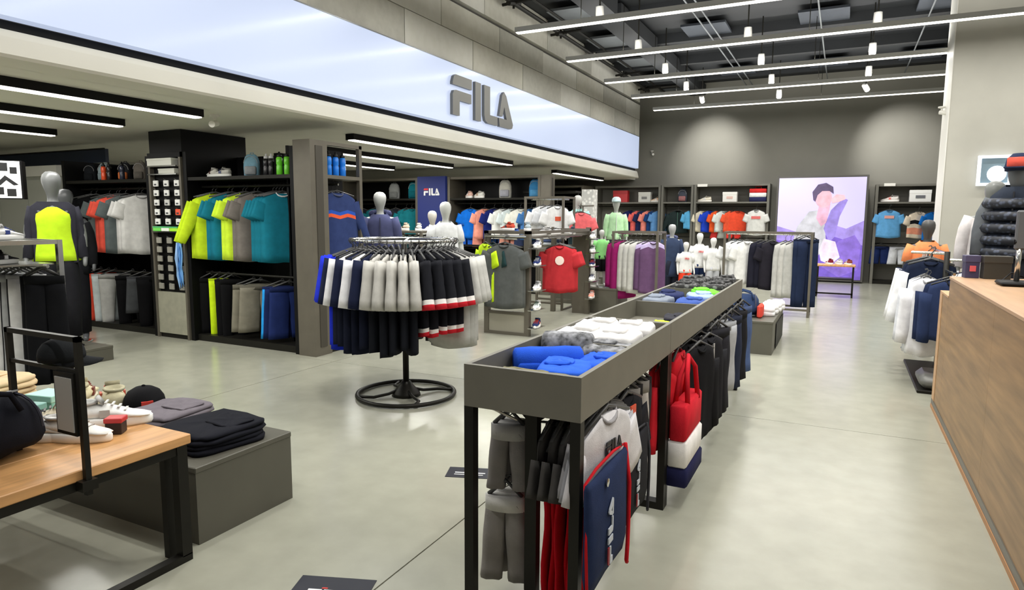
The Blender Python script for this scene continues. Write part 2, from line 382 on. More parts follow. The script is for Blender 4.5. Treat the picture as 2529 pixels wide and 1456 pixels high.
def top(label, loc, rot=0.0, col=(200,200,200), sl=None, w=0.46, L=0.66, T=0.022, long=False, sleeves=True, collar=None, bands=(), sbands=(), extra=(), seed=0,
        group=None, fold=0.013, name='t_shirt', cat='t-shirt', logo=None, zipc=None, hanger=True, drop=0.11, hood=False, ang=0.42, scale=None, slen=None, sz=0.135, sT=None):
    t = thing(name, label, cat, loc, rot, group, scale); seed = seed % 4
    nv = 20 if bands else 10; cols = [col]+list(extra)
    key = ('torso', w, L, T, seed, fold, col, tuple(bands), tuple(extra), drop)
    me = cached(key, lambda: MB().rings(torso_rows(w, L, T, seed, fold, drop, nv=nv), rowmi=bandfn(nv, bands)).mesh('body', [fab(*c) for c in cols], True))
    b = part('body', me, None, t)
    if sleeves:
        SL = slen or (0.52 if long else 0.20)
        scols = [sl or col]+list(extra)
        for s in (-1, 1):
            key = ('sleeve', w, s, T, SL, tuple(scols), tuple(sbands), drop, ang, long, sz, sT)
            me = cached(key, lambda: MB().rings(sleeve_rows(w, SL, s, sT or max(0.014, T*0.8), drop, ang, 0.095 if long else 0.105, 0.05 if long else 0.088, nr=10 if sbands else 5, sz=sz), rowmi=bandfn(10 if sbands else 5, sbands)).mesh('sleeve', [fab(*c) for c in scols], True))
            part('sleeve', me, None, t)
    cc = collar or tuple(int(v*0.75) for v in col)
    def coll():
        pts = []
        for k in range(14):
            a = 2*pi*k/14; x = 0.30*w/2*1.0*cos(a)*0.95; fr = sin(a) < 0
            pts.append((x, (T+0.003)*sin(a)*0.9, -drop-(0.045 if fr else 0.01)*abs(sin(a))-0.006))
        return MB().tube(pts, 0.009, 5, True).mesh('collar', fab(*cc), True)
    part('collar', cached(('collar', w, T, cc, drop), coll), None, t)
    if hood:
        part('hood', MB().lathe([(0.02,-0.05),(0.08,-0.03),(0.095,0.02),(0.07,0.07),(0.02,0.085)], 12, c=(0,0.02,-drop+0.0), sy=0.5), fab(*cc), t, True)
    if zipc:
        part('zip', box(-0.008, 0.008, -T-0.012, -T+0.004, -drop-L*0.98, -drop-0.05), pla(*zipc), b)
    if logo:
        kind, lc, sz, zz = logo
        if kind == 'fila':
            mb = lettering(sz, 0.006, (0,0,0,0,0)); o = part('print', mb, pla(*lc), b); o.location = (-1.3*sz, -T-0.016, -drop-zz)
        elif kind == 'round':
            o = part('print', MB().lathe([(sz,0),(sz,0.006),(sz*0.5,0.008)], 14), pla(*lc), b); o.location = (0, -T-0.010, -drop-zz); o.rotation_euler = (pi/2,0,0)
        elif kind == 'block':
            mb = MB().box(-sz, sz, -0.005, 0.002, -0.035, 0.035); o = part('print', mb, pla(*lc), b); o.location = (0, -T-0.012, -drop-zz)
    if hanger: part('hanger', hanger_mesh(w, drop), None, t)
    return t
def pants(label, loc, rot=0.0, col=(40,40,45), w=0.36, L=0.9, T=0.03, seed=0, group=None, side=None, name='trousers', cat='trousers', waist=None, hanger=True, short=False, taper=0.75, scale=None, drop=0.07):
    t = thing(name, label, cat, loc, rot, group, scale); seed %= 4
    def legs(s):
        rnd = random.Random(seed*3+s); ph = rnd.random()*6; rows = []; n = 10; nv = 8
        for i in range(nv+1):
            v = i/nv; hw = w/4*(1.08*(1-v)+(taper if not short else 1.12)*v); cx = s*(w/4*0.93 + (0.02*v if not short else 0.035*v))
            rows.append([(cx+hw*cos(2*pi*k/n), sin(2*pi*k/n)*T*(1-0.15*v)+0.006*v*sin(4*cos(2*pi*k/n)+ph)+0.006*sin(v*9+ph), -drop-0.03-(L-0.03)*v) for k in range(n)])
        cols = [fab(*col)] + ([fab(*side)] if side else [])
        rm = (lambda i, j: 1 if (side and j in ((9,0) if s > 0 else (4,5))) else 0)
        return MB().rings(rows, rowmi=rm).mesh('leg', cols, True)
    for s in (-1, 1): part('leg', cached(('pleg', w, L, T, seed, s, col, side, short, taper, drop), lambda: legs(s)), None, t)
    wc = waist or tuple(int(v*0.8) for v in col)
    def wb():
        n = 14; return MB().rings([[(w/2*1.02*cos(2*pi*k/n), sin(2*pi*k/n)*T*1.05, z) for k in range(n)] for z in (-drop-0.06, -drop)]).mesh('waistband', fab(*wc), True)
    part('waistband', cached(('wb', w, T, wc, drop), wb), None, t)
    if hanger: part('hanger', hanger_mesh(w, drop-0.05), None, t)
    return t

# ------------------------------------------------------------------ shoes, caps, bags, folded clothes, bottles, boxes
def shoe_meshes(cu, cs, cl):
    def up():
        rows = []; n = 12
        data = [(-0.135,0.028,0.035,0.085),(-0.125,0.036,0.03,0.098),(-0.09,0.038,0.03,0.096),(-0.05,0.039,0.03,0.088),(-0.01,0.041,0.03,0.088),(0.03,0.044,0.03,0.074),(0.07,0.047,0.03,0.058),(0.11,0.042,0.03,0.048),(0.138,0.026,0.032,0.040)]
        for y, hw, z0, z1 in data:
            r = []
            for k in range(n):
                a = 2*pi*k/n; x = hw*cos(a); z = (z0+z1)/2+(z1-z0)/2*sin(a)
                if sin(a) > 0: x *= (1-0.25*sin(a))
                r.append((x, y, z))
            rows.append(r)
        return MB().rings(rows).mesh('upper', fab(*cu), True)
    def sole():
        n = 18; o = []
        for k in range(n):
            a = 2*pi*k/n; y = 0.148*sin(a); x = 0.050*cos(a)*(1.0+0.12*sin(a)) - 0.004*sin(2*a); o.append((x, y))
        rows = [[(x*0.94, y*0.97, 0.0) for x, y in o], [(x, y, 0.008) for x, y in o], [(x, y, 0.030+0.008*max(0,-y/0.148)) for x, y in o], [(x*0.9, y*0.95, 0.038) for x, y in o]]
        return MB().rings(rows).mesh('sole', pla(*cs), True)
    def tongue():
        mb = MB()
        mb.rings([[(-0.024+0.0,-0.02,0.088),(0.024,-0.02,0.088),(0.024,-0.026,0.092),(-0.024,-0.026,0.092)],[(-0.026,-0.04,0.118),(0.026,-0.04,0.118),(0.024,-0.047,0.120),(-0.024,-0.047,0.120)]])
        mb.lathe([(0.034,0.0),(0.038,0.006),(0.036,0.012),(0.026,0.010),(0.022,-0.004)], 12, c=(0,-0.088,0.092), sy=1.25)
        return mb.mesh('ankle_collar', fab(*tuple(int(v*0.8) for v in cu)), True)
    def laces():
        mb = MB()
        for i in range(4):
            y = -0.012+0.022*i; z = 0.093-0.008*i-0.001*i*i
            mb.box(-0.026, 0.026, y-0.004, y+0.004, z, z+0.005)
        return mb.mesh('laces', pla(*cl))
    def stripe(sd): return MB().box(sd*0.039-0.004, sd*0.039+0.004, -0.03, 0.005, 0.042, 0.072).mesh('side_stripe', pla(*cl))
    return [('upper', cached(('sh_u', cu), up)), ('sole', cached(('sh_s', cs), sole)), ('ankle_collar', cached(('sh_t', cu), tongue)), ('laces', cached(('sh_l', cl), laces)), ('side_stripe', cached(('sh_x', cl, 1), lambda: stripe(1))), ('side_stripe', cached(('sh_x', cl, -1), lambda: stripe(-1)))]
def shoe(label, loc, rot=0.0, cu=(230,230,228), cs=(240,240,236), cl=(40,40,50), group=None, scale=1.0):
    t = thing('sneaker', label, 'shoe', loc, rot, group, scale)
    for n, me in shoe_meshes(cu, cs, cl): part(n, me, None, t)
    return t
def cap(label, loc, rot=0.0, col=(20,20,22), scale=1.0, brim=None, patch=None):
    t = thing('baseball_cap', label, 'cap', loc, rot, None, scale)
    prof = [(0.092,0.0),(0.094,0.03),(0.088,0.06),(0.07,0.09),(0.04,0.108),(0.01,0.114)]
    part('crown', MB().lathe(prof, 16, sy=1.12), fab(*col), t, True)
    n = 10; pts = []
    rows = []
    for i in range(5):
        d = i/4; rows.append([((0.086+0.0*d)*cos(pi+pi*k/n)*(1-0.12*d*d), -0.09*abs(sin(pi*k/n))*1.05-0.085*d*(sin(pi*k/n)**0.6 if k not in (0,n) else 0), 0.012-0.02*d-0.02*abs(cos(pi*k/n))*d) for k in range(n+1)])
    mb = MB(); vs = [p for r in rows for p in r] + [(p[0],p[1],p[2]-0.005) for r in rows for p in r]; m = n+1; o = len(rows)*m; fs = []
    for i in range(4):
        for k in range(n):
            fs.append((i*m+k,i*m+k+1,(i+1)*m+k+1,(i+1)*m+k)); fs.append((o+i*m+k,o+(i+1)*m+k,o+(i+1)*m+k+1,o+i*m+k+1))
    for k in range(n): fs.append((4*m+k,4*m+k+1,o+4*m+k+1,o+4*m+k))
    part('brim', mb.add(vs, fs), fab(*(brim or col)), t, True)
    part('button', MB().lathe([(0.008,0.112),(0.009,0.118),(0.004,0.121)], 8), fab(*col), t, True)
    if patch: part('front_patch', box(-0.025, 0.025, -0.108, -0.092, 0.035, 0.06), pla(*patch), t)
    return t
def folded(label, loc, rot=0.0, col=(60,60,70), w=0.28, d=0.34, h=0.05, group=None, seed=0, name='folded_shirt', cat='folded clothes', patt=None, roll=False):
    t = thing(name, label, cat, loc, rot, group); rnd = random.Random(seed); ph = rnd.random()*6
    m = patt or fab(*col)
    def slab(w, d, z0, z1, ph):
        rows = []; n = 24
        for f, zf in ((0.93,0.0),(0.99,0.2),(1.0,0.5),(0.985,0.78),(0.94,0.94),(0.84,1.0),(0.6,1.02),(0.34,1.02),(0.1,1.02)):
            r = []
            for k in range(n):
                a = 2*pi*k/n; ex = 0.42
                x = math.copysign(abs(cos(a))**ex, cos(a))*w/2*f; y = math.copysign(abs(sin(a))**ex, sin(a))*d/2*f
                wr = 0.0035*sin(17*x/w*1.3+ph)*sin(9*y/d+ph*2)+0.0022*sin(31*x+23*y+ph)+0.002*sin(61*y/d+ph)
                j = 1+0.018*sin(5*a+ph)+0.012*sin(9*a+2*ph)
                r.append((x*j, y*j, z0+(z1-z0)*zf+(wr if zf > 0.4 else 0)))
            rows.append(r)
        return MB().rings(rows)
    if roll:
        pts = [(-w/2,0,h/2),(-w/2+0.01,0,h/2),(-w/4,0.004*sin(ph),h/2),(0,-0.004,h/2),(w/4,0.003,h/2),(w/2-0.01,0,h/2),(w/2,0,h/2)]
        part('roll', MB().tube(pts, [h*0.35,h*0.47,h*0.5,h*0.49,h*0.5,h*0.47,h*0.35], 12), m, t, True)
        part('loose_edge', MB().box(-w*0.46, w*0.46, -h*0.56, -h*0.40, h*0.05, h*0.5, bev=0.008), m, t, True)
    else:
        part('lower_fold', slab(w, d, 0, h*0.55, ph), m, t, True)
        part('upper_fold', slab(w*0.97, d*0.97, h*0.5, h, ph+1), m, t, True)
        part('folded_sleeve', slab(w*0.55, d*0.42, h*0.97, h*1.12, ph+2), m, t, True, loc=(w*0.12*(1 if seed % 2 else -1), d*0.14, 0))
    return t
def bag_duffel(label, loc, rot, col, L=0.5, r=0.19, scale=None):
    t = thing('duffel_bag', label, 'bag', loc, rot, None, scale); m = fab(*col); rows = []
    n = 16
    for x, s in ((-L/2,0.55),(-L/2+0.03,0.82),(-L/4,0.98),(0,1.0),(L/4,0.97),(L/2-0.03,0.82),(L/2,0.55)):
        rows.append([(x, r*s*1.05*cos(2*pi*k/n)*(1.1 if sin(2*pi*k/n) < 0 else 0.92), max(0.0, r*0.86+r*s*(sin(2*pi*k/n) if sin(2*pi*k/n) > 0 else 0.84*sin(2*pi*k/n))+0.01*sin(x*30+k))) for k in range(n)])
    part('body', MB().rings(rows), m, t, True)
    part('zip', box(-L*0.4, L*0.4, -0.008, 0.008, r*1.83, r*1.88), pla(150,150,150), t)
    for s in (-1, 1):
        part('handle', MB().tube([(-0.11, s*0.12, r*1.45), (-0.09, s*0.09, r*1.95), (0, s*0.07, r*2.12), (0.09, s*0.09, r*1.95), (0.11, s*0.12, r*1.45)], 0.012, 6), m, t, True)
    part('seam', MB().tube([(L*0.38, r*1.02*cos(a)*1.0, r*0.86+r*0.92*sin(a)) for a in [pi*k/10 for k in range(11)]], 0.006, 5), pla(60,62,75), t)
    return t
def backpack(label, loc, rot, col, scale=1.0, band=None, group=None):
    t = thing('backpack', label, 'backpack', loc, rot, group, scale); m = fab(*col); rows = []; n = 14
    for z, s, d in ((0,0.85,0.9),(0.02,0.97,1),(0.15,1,1.05),(0.28,0.97,0.95),(0.37,0.8,0.75),(0.42,0.5,0.4)):
        rows.append([(0.15*s*math.copysign(abs(cos(2*pi*k/n))**0.55, cos(2*pi*k/n)), 0.08*d*math.copysign(abs(sin(2*pi*k/n))**0.6, sin(2*pi*k/n)), z) for k in range(n)])
    part('body', MB().rings(rows), m, t, True)
    part('pocket', MB().box(-0.11, 0.11, -0.125, -0.06, 0.03, 0.19, bev=0.02), fab(*(band or tuple(int(v*0.85) for v in col))), t, True)
    part('top_handle', MB().tube([(-0.04,0.03,0.40),(-0.03,0.03,0.45),(0.03,0.03,0.45),(0.04,0.03,0.40)], 0.008, 6), m, t, True)
    part('zip', MB().tube([(0.13*cos(a), -0.075, 0.25+0.13*sin(a)) for a in [pi*k/8 for k in range(9)]], 0.005, 5), pla(160,160,160), t)
    return t
def pack(label, loc, rot, w, d, h, cols, logo=None, name='shoe_box', cat='box', group=None):
    t = thing(name, label, cat, loc, rot, group)
    part('carton', MB().box(-w/2, w/2, -d/2, d/2, 0, h*0.75, bev=0.003), pla(*cols[0]), t)
    part('lid', MB().box(-w/2-0.004, w/2+0.004, -d/2-0.004, d/2+0.004, h*0.70, h, bev=0.003), pla(*cols[-1]), t)
    if logo: part('print', box(-w*0.22, w*0.22, -d/2-0.008, -d/2-0.003, h*0.3, h*0.55), pla(*logo), t)
    return t
def bottle(label, loc, col, scale=1.0, group=None, capc=(20,20,22)):
    t = thing('sports_bottle', label, 'bottle', loc, 0, group, scale)
    part('body', cached(('bot', col), lambda: MB().lathe([(0.032,0),(0.036,0.008),(0.036,0.10),(0.031,0.115),(0.036,0.13),(0.036,0.19),(0.026,0.21)], 14).mesh('body', pla(*col, 0.25), True)), None, t)
    part('cap', cached(('botcap', capc), lambda: MB().lathe([(0.028,0.208),(0.028,0.235),(0.012,0.24),(0.011,0.265),(0.006,0.268)], 12).mesh('cap', pla(*capc), True)), None, t)
    return t

# ------------------------------------------------------------------ mannequins: one continuous skinned body, clothes as children
def mannequin(label, loc, rot=0.0, skin=(120,122,120), h=1.85, arms='down', head=True, scale=None, turn=0.0, base=True):
    t = thing('mannequin', label, 'mannequin', loc, rot); k = h/1.85
    J = {'pel':(0,0,0.97,0.135,0.10),'wai':(0,0,1.12,0.118,0.09),'che':(0,0,1.33,0.145,0.105),'nec0':(0,0.01,1.50,0.055,0.052),'nec':(0,0,1.565,0.044,0.044),
         'jaw':(0,-0.018,1.645,0.080,0.092),'hed':(0,-0.005,1.735,0.104,0.122),'crn':(0,0.005,1.815,0.066,0.082)}
    E = [('pel','wai'),('wai','che'),('che','nec0'),('nec0','nec'),('nec','jaw'),('jaw','hed'),('hed','crn')]
    if not head:
        for q in ('jaw','hed','crn'): J.pop(q)
        E = E[:4]
    for s, q in ((-1,'L'),(1,'R')):
        J['sh'+q] = (s*0.175,0.01,1.44,0.058,0.06)
        if arms == 'down': el, wr, ha = (s*0.235,0.02,1.17), (s*0.25,-0.06,0.94), (s*0.245,-0.09,0.84)
        elif arms == 'hip': el, wr, ha = (s*0.33,0.06,1.20), (s*0.22,-0.07,1.06), (s*0.17,-0.10,1.01)
        else: el, wr, ha = (s*0.25,-0.02,1.18), (s*0.20,-0.24,1.10), (s*0.16,-0.33,1.12)
        J['el'+q] = el+(0.042,0.042); J['wr'+q] = wr+(0.030,0.026); J['ha'+q] = ha+(0.034,0.02)
        J['hip'+q] = (s*0.085,0,0.90,0.088,0.09); J['kn'+q] = (s*0.10,-0.01,0.50,0.056,0.06); J['an'+q] = (s*0.11,0.02,0.09,0.036,0.04); J['to'+q] = (s*0.12,-0.13,0.035,0.036,0.03)
        E += [('che','sh'+q),('sh'+q,'el'+q),('el'+q,'wr'+q),('wr'+q,'ha'+q),('pel','hip'+q),('hip'+q,'kn'+q),('kn'+q,'an'+q),('an'+q,'to'+q)]
    key = ('man', arms, head, skin, round(h,2))
    def build():
        names = list(J); idx = {n:i for i, n in enumerate(names)}
        me = bpy.data.meshes.new('mannequin_skeleton'); me.from_pydata([tuple(c*k for c in J[n][:3]) for n in names], [(idx[a], idx[b]) for a, b in E], [])
        o = bpy.data.objects.new('tmp', me); COL.objects.link(o)
        md = o.modifiers.new('skin', 'SKIN'); md.use_smooth_shade = True
        for n in names:
            sv = me.skin_vertices[0].data[idx[n]]; sv.radius = (J[n][3]*k, J[n][4]*k); sv.use_root = (n == 'pel')
        o.modifiers.new('sub', 'SUBSURF').levels = 1
        dg = bpy.context.evaluated_depsgraph_get(); dg.update()
        m2 = bpy.data.meshes.new_from_object(o.evaluated_get(dg)); m2.name = 'body'
        bpy.data.objects.remove(o); m2.materials.clear(); m2.materials.append(mat('mannequin_%d_%d_%d' % skin, skin, 0.35))
        m2.polygons.foreach_set('use_smooth', [True]*len(m2.polygons))
        return m2
    part('body', cached(key, build), None, t)
    if base:
        part('base_plate', MB().lathe([(0.19,0.0),(0.19,0.008),(0.17,0.012)], 20), CHROME, t, loc=(0,0.02,-0.012*0+0.0))
    return t
def wear_top(m, col, k=1.0, L=0.62, sl=True, long=False, bands=(), extra=(), zipc=None, hood=None, logo=None, name='top'):
    w = 0.40*k; T = 0.125*k; mats = [fab(*c) for c in [col]+list(extra)]
    rows = []
    for i in range(10):
        v = i/9; hw = (0.205-0.02*sin(pi*min(1,v*1.2))+0.012*v)*k; th = (0.125-0.015*sin(pi*v))*k; z = (1.50-L*v)*k
        n = 20; row = []
        for q in range(n):
            a = 2*pi*q/n; x = hw*cos(a); y = th*sin(a); zz = z
            if i == 0: x *= 0.42; y *= 0.62; zz = (1.525-0.02*(sin(a) < 0))*k
            if i == 1: zz = (1.47-0.05*abs(cos(a)))*k; x *= 0.98; y *= 0.88
            row.append((x, y+0.004*sin(7*a+v*3)*v, zz))
        rows.append(row)
    b = part(name, MB().rings(rows, rowmi=bandfn(9, bands), cap0=False), mats, m, True)
    if sl:
        for s in (-1, 1):
            pts = [(s*0.165*k,0.01*k,1.455*k),(s*0.205*k,0.015*k,1.33*k),(s*0.225*k,0.015*k,1.22*k)]
            if long: pts += [(s*0.237*k,0.02*k,1.15*k),(s*0.25*k,-0.06*k,0.95*k)]
            rr = [0.075*k,0.075*k,0.068*k]+([0.06*k,0.045*k] if long else [])
            part('sleeve', MB().tube(pts, rr, 12), mats[0], b, True)
    if zipc: part('zip', box(-0.007*k, 0.007*k, -0.137*k, -0.120*k, (1.5-L)*k, 1.46*k), pla(*zipc), b)
    if hood: part('hood', MB().tube([(0.12*k*cos(a), 0.055*k+0.085*k*sin(a), (1.515+0.02*sin(a))*k) for a in [pi*q/8-0.5 for q in range(11)]], 0.04*k, 8), fab(*hood), b, True)
    if logo:
        o = part('print', lettering(logo[1]*k, 0.02*k, (0,0,0,0,0)), pla(*logo[0]), b); o.location = (-1.3*logo[1]*k, -0.142*k, 1.30*k)
    return b
def wear_pants(m, col, k=1.0, short=False, side=None):
    for s in (-1, 1):
        pts = [(s*0.05*k,0,0.99*k),(s*0.082*k,0,0.85*k),(s*0.098*k,-0.008*k,0.5*k)]
        rr = [0.115*k,0.112*k,0.098*k]
        if not short: pts += [(s*0.108*k,0.01*k,0.12*k)]; rr += [0.07*k]
        part('trouser_leg', MB().tube(pts, rr, 12), fab(*col), m, True)

# ------------------------------------------------------------------ wall shelving
def shelf_unit(label, x0, x1, yf, yb, h, shelves=(2.04,), rails=((1.95,0.2),(0.93,0.2)), pm=None, back=None, top=True, group=None, wide=0.06):
    t = thing('clothing_shelf_unit', label, 'shelf unit', ((x0+x1)/2, yf, 0), 0, group); pm = pm or POSTMETAL; back = back or BLACK
    w = (x1-x0)/2-0.004; d = yb-yf
    for s in (-1, 1): part('upright', box(s*w-(wide if s > 0 else 0), s*w+(wide if s < 0 else 0), 0, d, 0, h), pm, t)
    part('back_panel', box(-w+wide, w-wide, d-0.03, d, 0.02, h-0.01), back, t)
    if top: part('top_panel', box(-w+wide, w-wide, 0.02, d-0.03, h-0.05, h), pm, t)
    part('plinth', box(-w+wide, w-wide, 0.05, d-0.03, 0.0, 0.08), BLACKMETAL, t)
    for z in shelves: part('shelf', box(-w+wide, w-wide, 0.01, d-0.03, z-0.04, z), BLACKMETAL if back is BLACK else pm, t)
    for z, y in rails: part('hang_rail', MB().tube([(-w+wide,y,z),(w-wide,y,z)], 0.014, 8), BLACKMETAL, t)
    return t
# first block, facing the camera
U = shelf_unit('black backed shelf unit left of the square grid tower, with coral and grey tees', -9.88, -7.99, 5.55, 6.35, 2.33, (2.05,), ((1.94,0.22),(0.80,0.22)), pm=BLACK, top=False)
shelf_unit('black backed shelf unit with lime and teal tees beside the grid tower', -7.34, -5.50, 5.55, 6.35, 2.36, (2.05,), ((1.94,0.22),(0.86,0.22)), pm=BLACK, top=False)
t = thing('corner_shelf_unit', 'taupe metal corner post with open end shelf holding blue bottles', 'shelf unit', (-5.49,5.53,0))
part('corner_post', box(0.0, 0.25, 0.0, 0.27, 0, 2.42), POSTMETAL, t)
part('post_groove', box(0.251, 0.256, 0.08, 0.19, 0.1, 2.36), mat('groove_grey', (74,70,62), 0.5, 0.3), t)
part('top_rail', box(0.20, 0.25, 0.27, 0.87, 2.38, 2.42), POSTMETAL, t)
part('rear_post', box(0.20, 0.25, 0.82, 0.87, 0, 2.42), POSTMETAL, t)
part('shelf', box(-0.35, 0.25, 0.27, 0.82, 2.01, 2.05), POSTMETAL, t)
part('back_panel', box(-0.38, -0.35, 0.27, 0.87, 0.02, 2.40), BLACK, t)
part('hang_rail', MB().tube([(-0.35,0.5,1.95),(0.2,0.5,1.95)], 0.013, 8), CHROME, t)
part('plinth', box(-0.35, 0.22, 0.30, 0.82, 0, 0.1), BLACKMETAL, t)
# black column and the accessory tower in front of it
solid('column', box(-7.97, -7.36, 5.56, 6.55, 2.365, 2.635), BLACK, 'black boxed column top meeting the low ceiling above the grid tower', 'column')
t = thing('accessory_tower', 'tall narrow display tower with a grid of small white packs and a steel lower panel', 'display tower', (-7.665,5.53,0))
part('frame_side', box(-0.31, -0.275, 0, 0.8, 0, 2.36), POSTMETAL, t); part('frame_side', box(0.275, 0.31, 0, 0.8, 0, 2.36), POSTMETAL, t)
part('peg_panel', box(-0.275, 0.275, 0.06, 0.10, 0.60, 2.36), BLACK, t)
part('steel_panel', box(-0.275, 0.275, 0.01, 0.06, 0.06, 0.60), mat('brushed_steel', (178,177,158), 0.4, 0.3, 'noise', 9, 0.1), t)
part('plinth', box(-0.27, 0.27, 0.03, 0.78, 0, 0.06), BLACKMETAL, t)
part('top_band', box(-0.31, 0.31, -0.003, 0.06, 2.30, 2.36), BLACK, t)
for z in (2.20, 2.10): part('shelf', box(-0.275, 0.275, -0.04, 0.06, z-0.015, z), CHROME, t)
for k, (x, z, w, h, c) in enumerate(((-0.03,2.20,0.46,0.09,(225,225,215)),(0.10,2.10,0.30,0.06,(205,205,195)))):
    pack(('wide pale box on the upper ledge of the grid tower','low pale box on the lower ledge of the grid tower')[k], (-7.665+x,5.535,z), 0, w, 0.10, h, [c])
for k in range(33):
    r, c = divmod(k, 3); z = 2.02-0.12*r if r < 5 else 1.30-0.118*(r-5)
    rc = (236,236,232) if r < 5 else (150,148,138)
    if (r, c) == (3,2): rc = (235,90,60)
    if r == 2 and c == 1: rc = (205,205,200)
    lab = '%s square pack on the grid tower, %s row from the top, %s column' % ('orange' if rc[0] == 235 else ('white' if r < 5 else 'dull grey'), ordn[r], ('left','middle','right')[c])
    t2 = thing('accessory_pack', lab, 'accessory', (-7.865+0.20*c, 5.56, z), 0, 'square packs on the grid tower')
    part('card', cached(('acc', rc), lambda: MB().box(-0.045, 0.045, -0.02, 0.0, -0.075, 0.0, bev=0.004).mesh('card', pla(*rc))), None, t2)
    part('hook', cached('acchook', lambda: MB().tube([(0,0.028,0.008),(0,-0.035,0.008),(0,-0.042,0.018)], 0.003, 5).mesh('hook', CHROME)), None, t2)
    if r < 5: part('window', cached('accwin', lambda: MB().box(-0.02, 0.02, -0.023, -0.019, -0.06, -0.042).mesh('window', pla(60,62,66))), None, t2)
for k, (x, c) in enumerate(((-0.18,(120,220,90)),(-0.02,(245,250,235)),(0.14,(170,240,60)))):
    pack(('green pack in the middle strip of the grid tower','white pack in the middle strip of the grid tower','lime pack in the middle strip of the grid tower')[k], (-7.665+x,5.54,1.38), 0, 0.15, 0.06, 0.06, [c, (90,190,120)], name='accessory_box')
part('strip_ledge', box(-0.27, 0.27, -0.03, 0.06, 1.365, 1.378), CHROME, t)
for k in range(3):
    pts = [(0.0,0,0.0),(0.035*sin(k+1),-0.01,-0.2),(-0.02,0,-0.42),(0.02,0.0,-0.58),(0.0,0.006,-0.42),(-0.045,0.004,-0.2),(0,0.002,0)]
    solid('lanyard', MB().tube(pts, 0.011, 6), pla(*((110,165,225),(70,130,200),(150,190,235))[k]), ('pale blue lanyard nearest the edge of the grid tower','deep blue lanyard in the middle of the grid tower group','lightest blue lanyard, inner one on the grid tower')[k], 'lanyard', (-7.41-0.035*k,5.515,1.28-0.02*k), 0, 'lanyards on the grid tower', True)

LIME, TEAL, GREYT, CORAL = (196,226,40), (24,116,136), (118,112,106), (238,92,74)
YR = 5.77
# main unit, upper rail (garments face +X)
row = [(-7.10,LIME,'lime zip running jacket hanging leftmost beside the grid tower',1),(-7.04,LIME,'lime zip jacket second from the grid tower',1),(-6.82,TEAL,'teal tee tucked behind the lime jackets',0),(-6.75,TEAL,'second teal tee behind the bright lime tee',0),
       (-6.56,(206,240,60),'bright lime tee in front of the hidden teal tees',0),(-6.51,(206,240,60),'bright lime tee second in its group',0),(-6.37,GREYT,'taupe tee between lime and teal tees',0),(-6.31,GREYT,'taupe tee nearest the teal front tee',0),
       (-6.06,TEAL,'teal tee third behind the front teal tee',0),(-6.01,TEAL,'teal tee second behind the front teal tee',0),(-5.96,TEAL,'teal tee just behind the front teal tee',0),(-5.91,TEAL,'teal tee with white neck label, frontmost beside the corner post',0)]
for i, (x, c, lab, lg) in enumerate(row):
    top(lab, (x, YR, 1.94), 1.02, c, w=0.52, L=0.82, T=0.03, long=bool(lg), seed=i, group='tops on the lime and teal rail', zipc=(90,96,100) if lg else None, collar=(235,235,235) if i == 11 else None, name='zip_jacket' if lg else 't_shirt', cat='jacket' if lg else 't-shirt', drop=0.08)
for i, (x, c, L, w, lab, sh) in enumerate(((-7.20,(14,14,16),0.72,0.30,'black tights beside the lime tights on the low rail',0),(-7.06,(200,232,30),0.78,0.24,'bright lime running tights on the low rail',0),(-6.90,(14,14,16),0.78,0.30,'black running tights right of the lime tights',0),(-6.80,(14,14,16),0.78,0.30,'second black tights right of the lime tights',0),
        (-6.46,(126,122,108),0.58,0.46,'taupe shorts hanging leftmost of the pair on the low rail',1),(-6.34,(126,122,108),0.58,0.46,'taupe shorts behind the navy shorts on the low rail',1),(-5.98,(30,44,94),0.62,0.44,'navy shorts with bright blue side panel on the low rail',1),(-5.86,(30,44,94),0.62,0.44,'navy shorts nearest the corner post',1))):
    pants(lab, (x, YR, 0.86 if not sh else 0.82), 1.02 if sh else 0.9, c, w, L, 0.03, i, 'bottoms on the low rail', side=(40,150,225) if i == 6 else None, name='shorts' if sh else 'tights', cat='shorts' if sh else 'tights', short=bool(sh))
# main unit, top shelf
shoe('white and grey running shoe on the shelf above the lime jackets, left of its pair', (-7.02,5.72,2.05), 1.2, (210,208,200), (235,235,230), (90,60,60), 'pair above the lime jackets')
shoe('white and grey running shoe on the shelf above the lime jackets, right of its pair', (-6.84,5.70,2.05), 1.7, (205,203,196), (235,235,230), (60,70,110), 'pair above the lime jackets')
backpack('pale blue and grey mesh backpack on the shelf above the tees', (-6.37,5.75,2.05), 0.5, (128,170,190), 0.62, (150,155,158))
for i, x in enumerate((-6.08,-6.0)):
    bottle(('black sports bottle, left of two beside the green bottles','black sports bottle, right of two beside the green bottles')[i], (x,5.70,2.05), (24,24,26), 0.95, 'black bottles', (220,220,220))
for i, x in enumerate((-5.86,-5.74)):
    bottle(('bright green sports bottle, left of two on the shelf','bright green sports bottle, right of two on the shelf')[i], (x,5.69,2.05), (120,225,60), 1.0, 'green bottles')
for i in range(3):
    bottle(('bright blue sports bottle, leftmost of three above the navy jacket','bright blue sports bottle, middle of three above the navy jacket','bright blue sports bottle, rightmost of three above the navy jacket')[i], (-5.36,5.95+0.12*i,2.05), (30,130,235), 1.05, 'blue bottles')
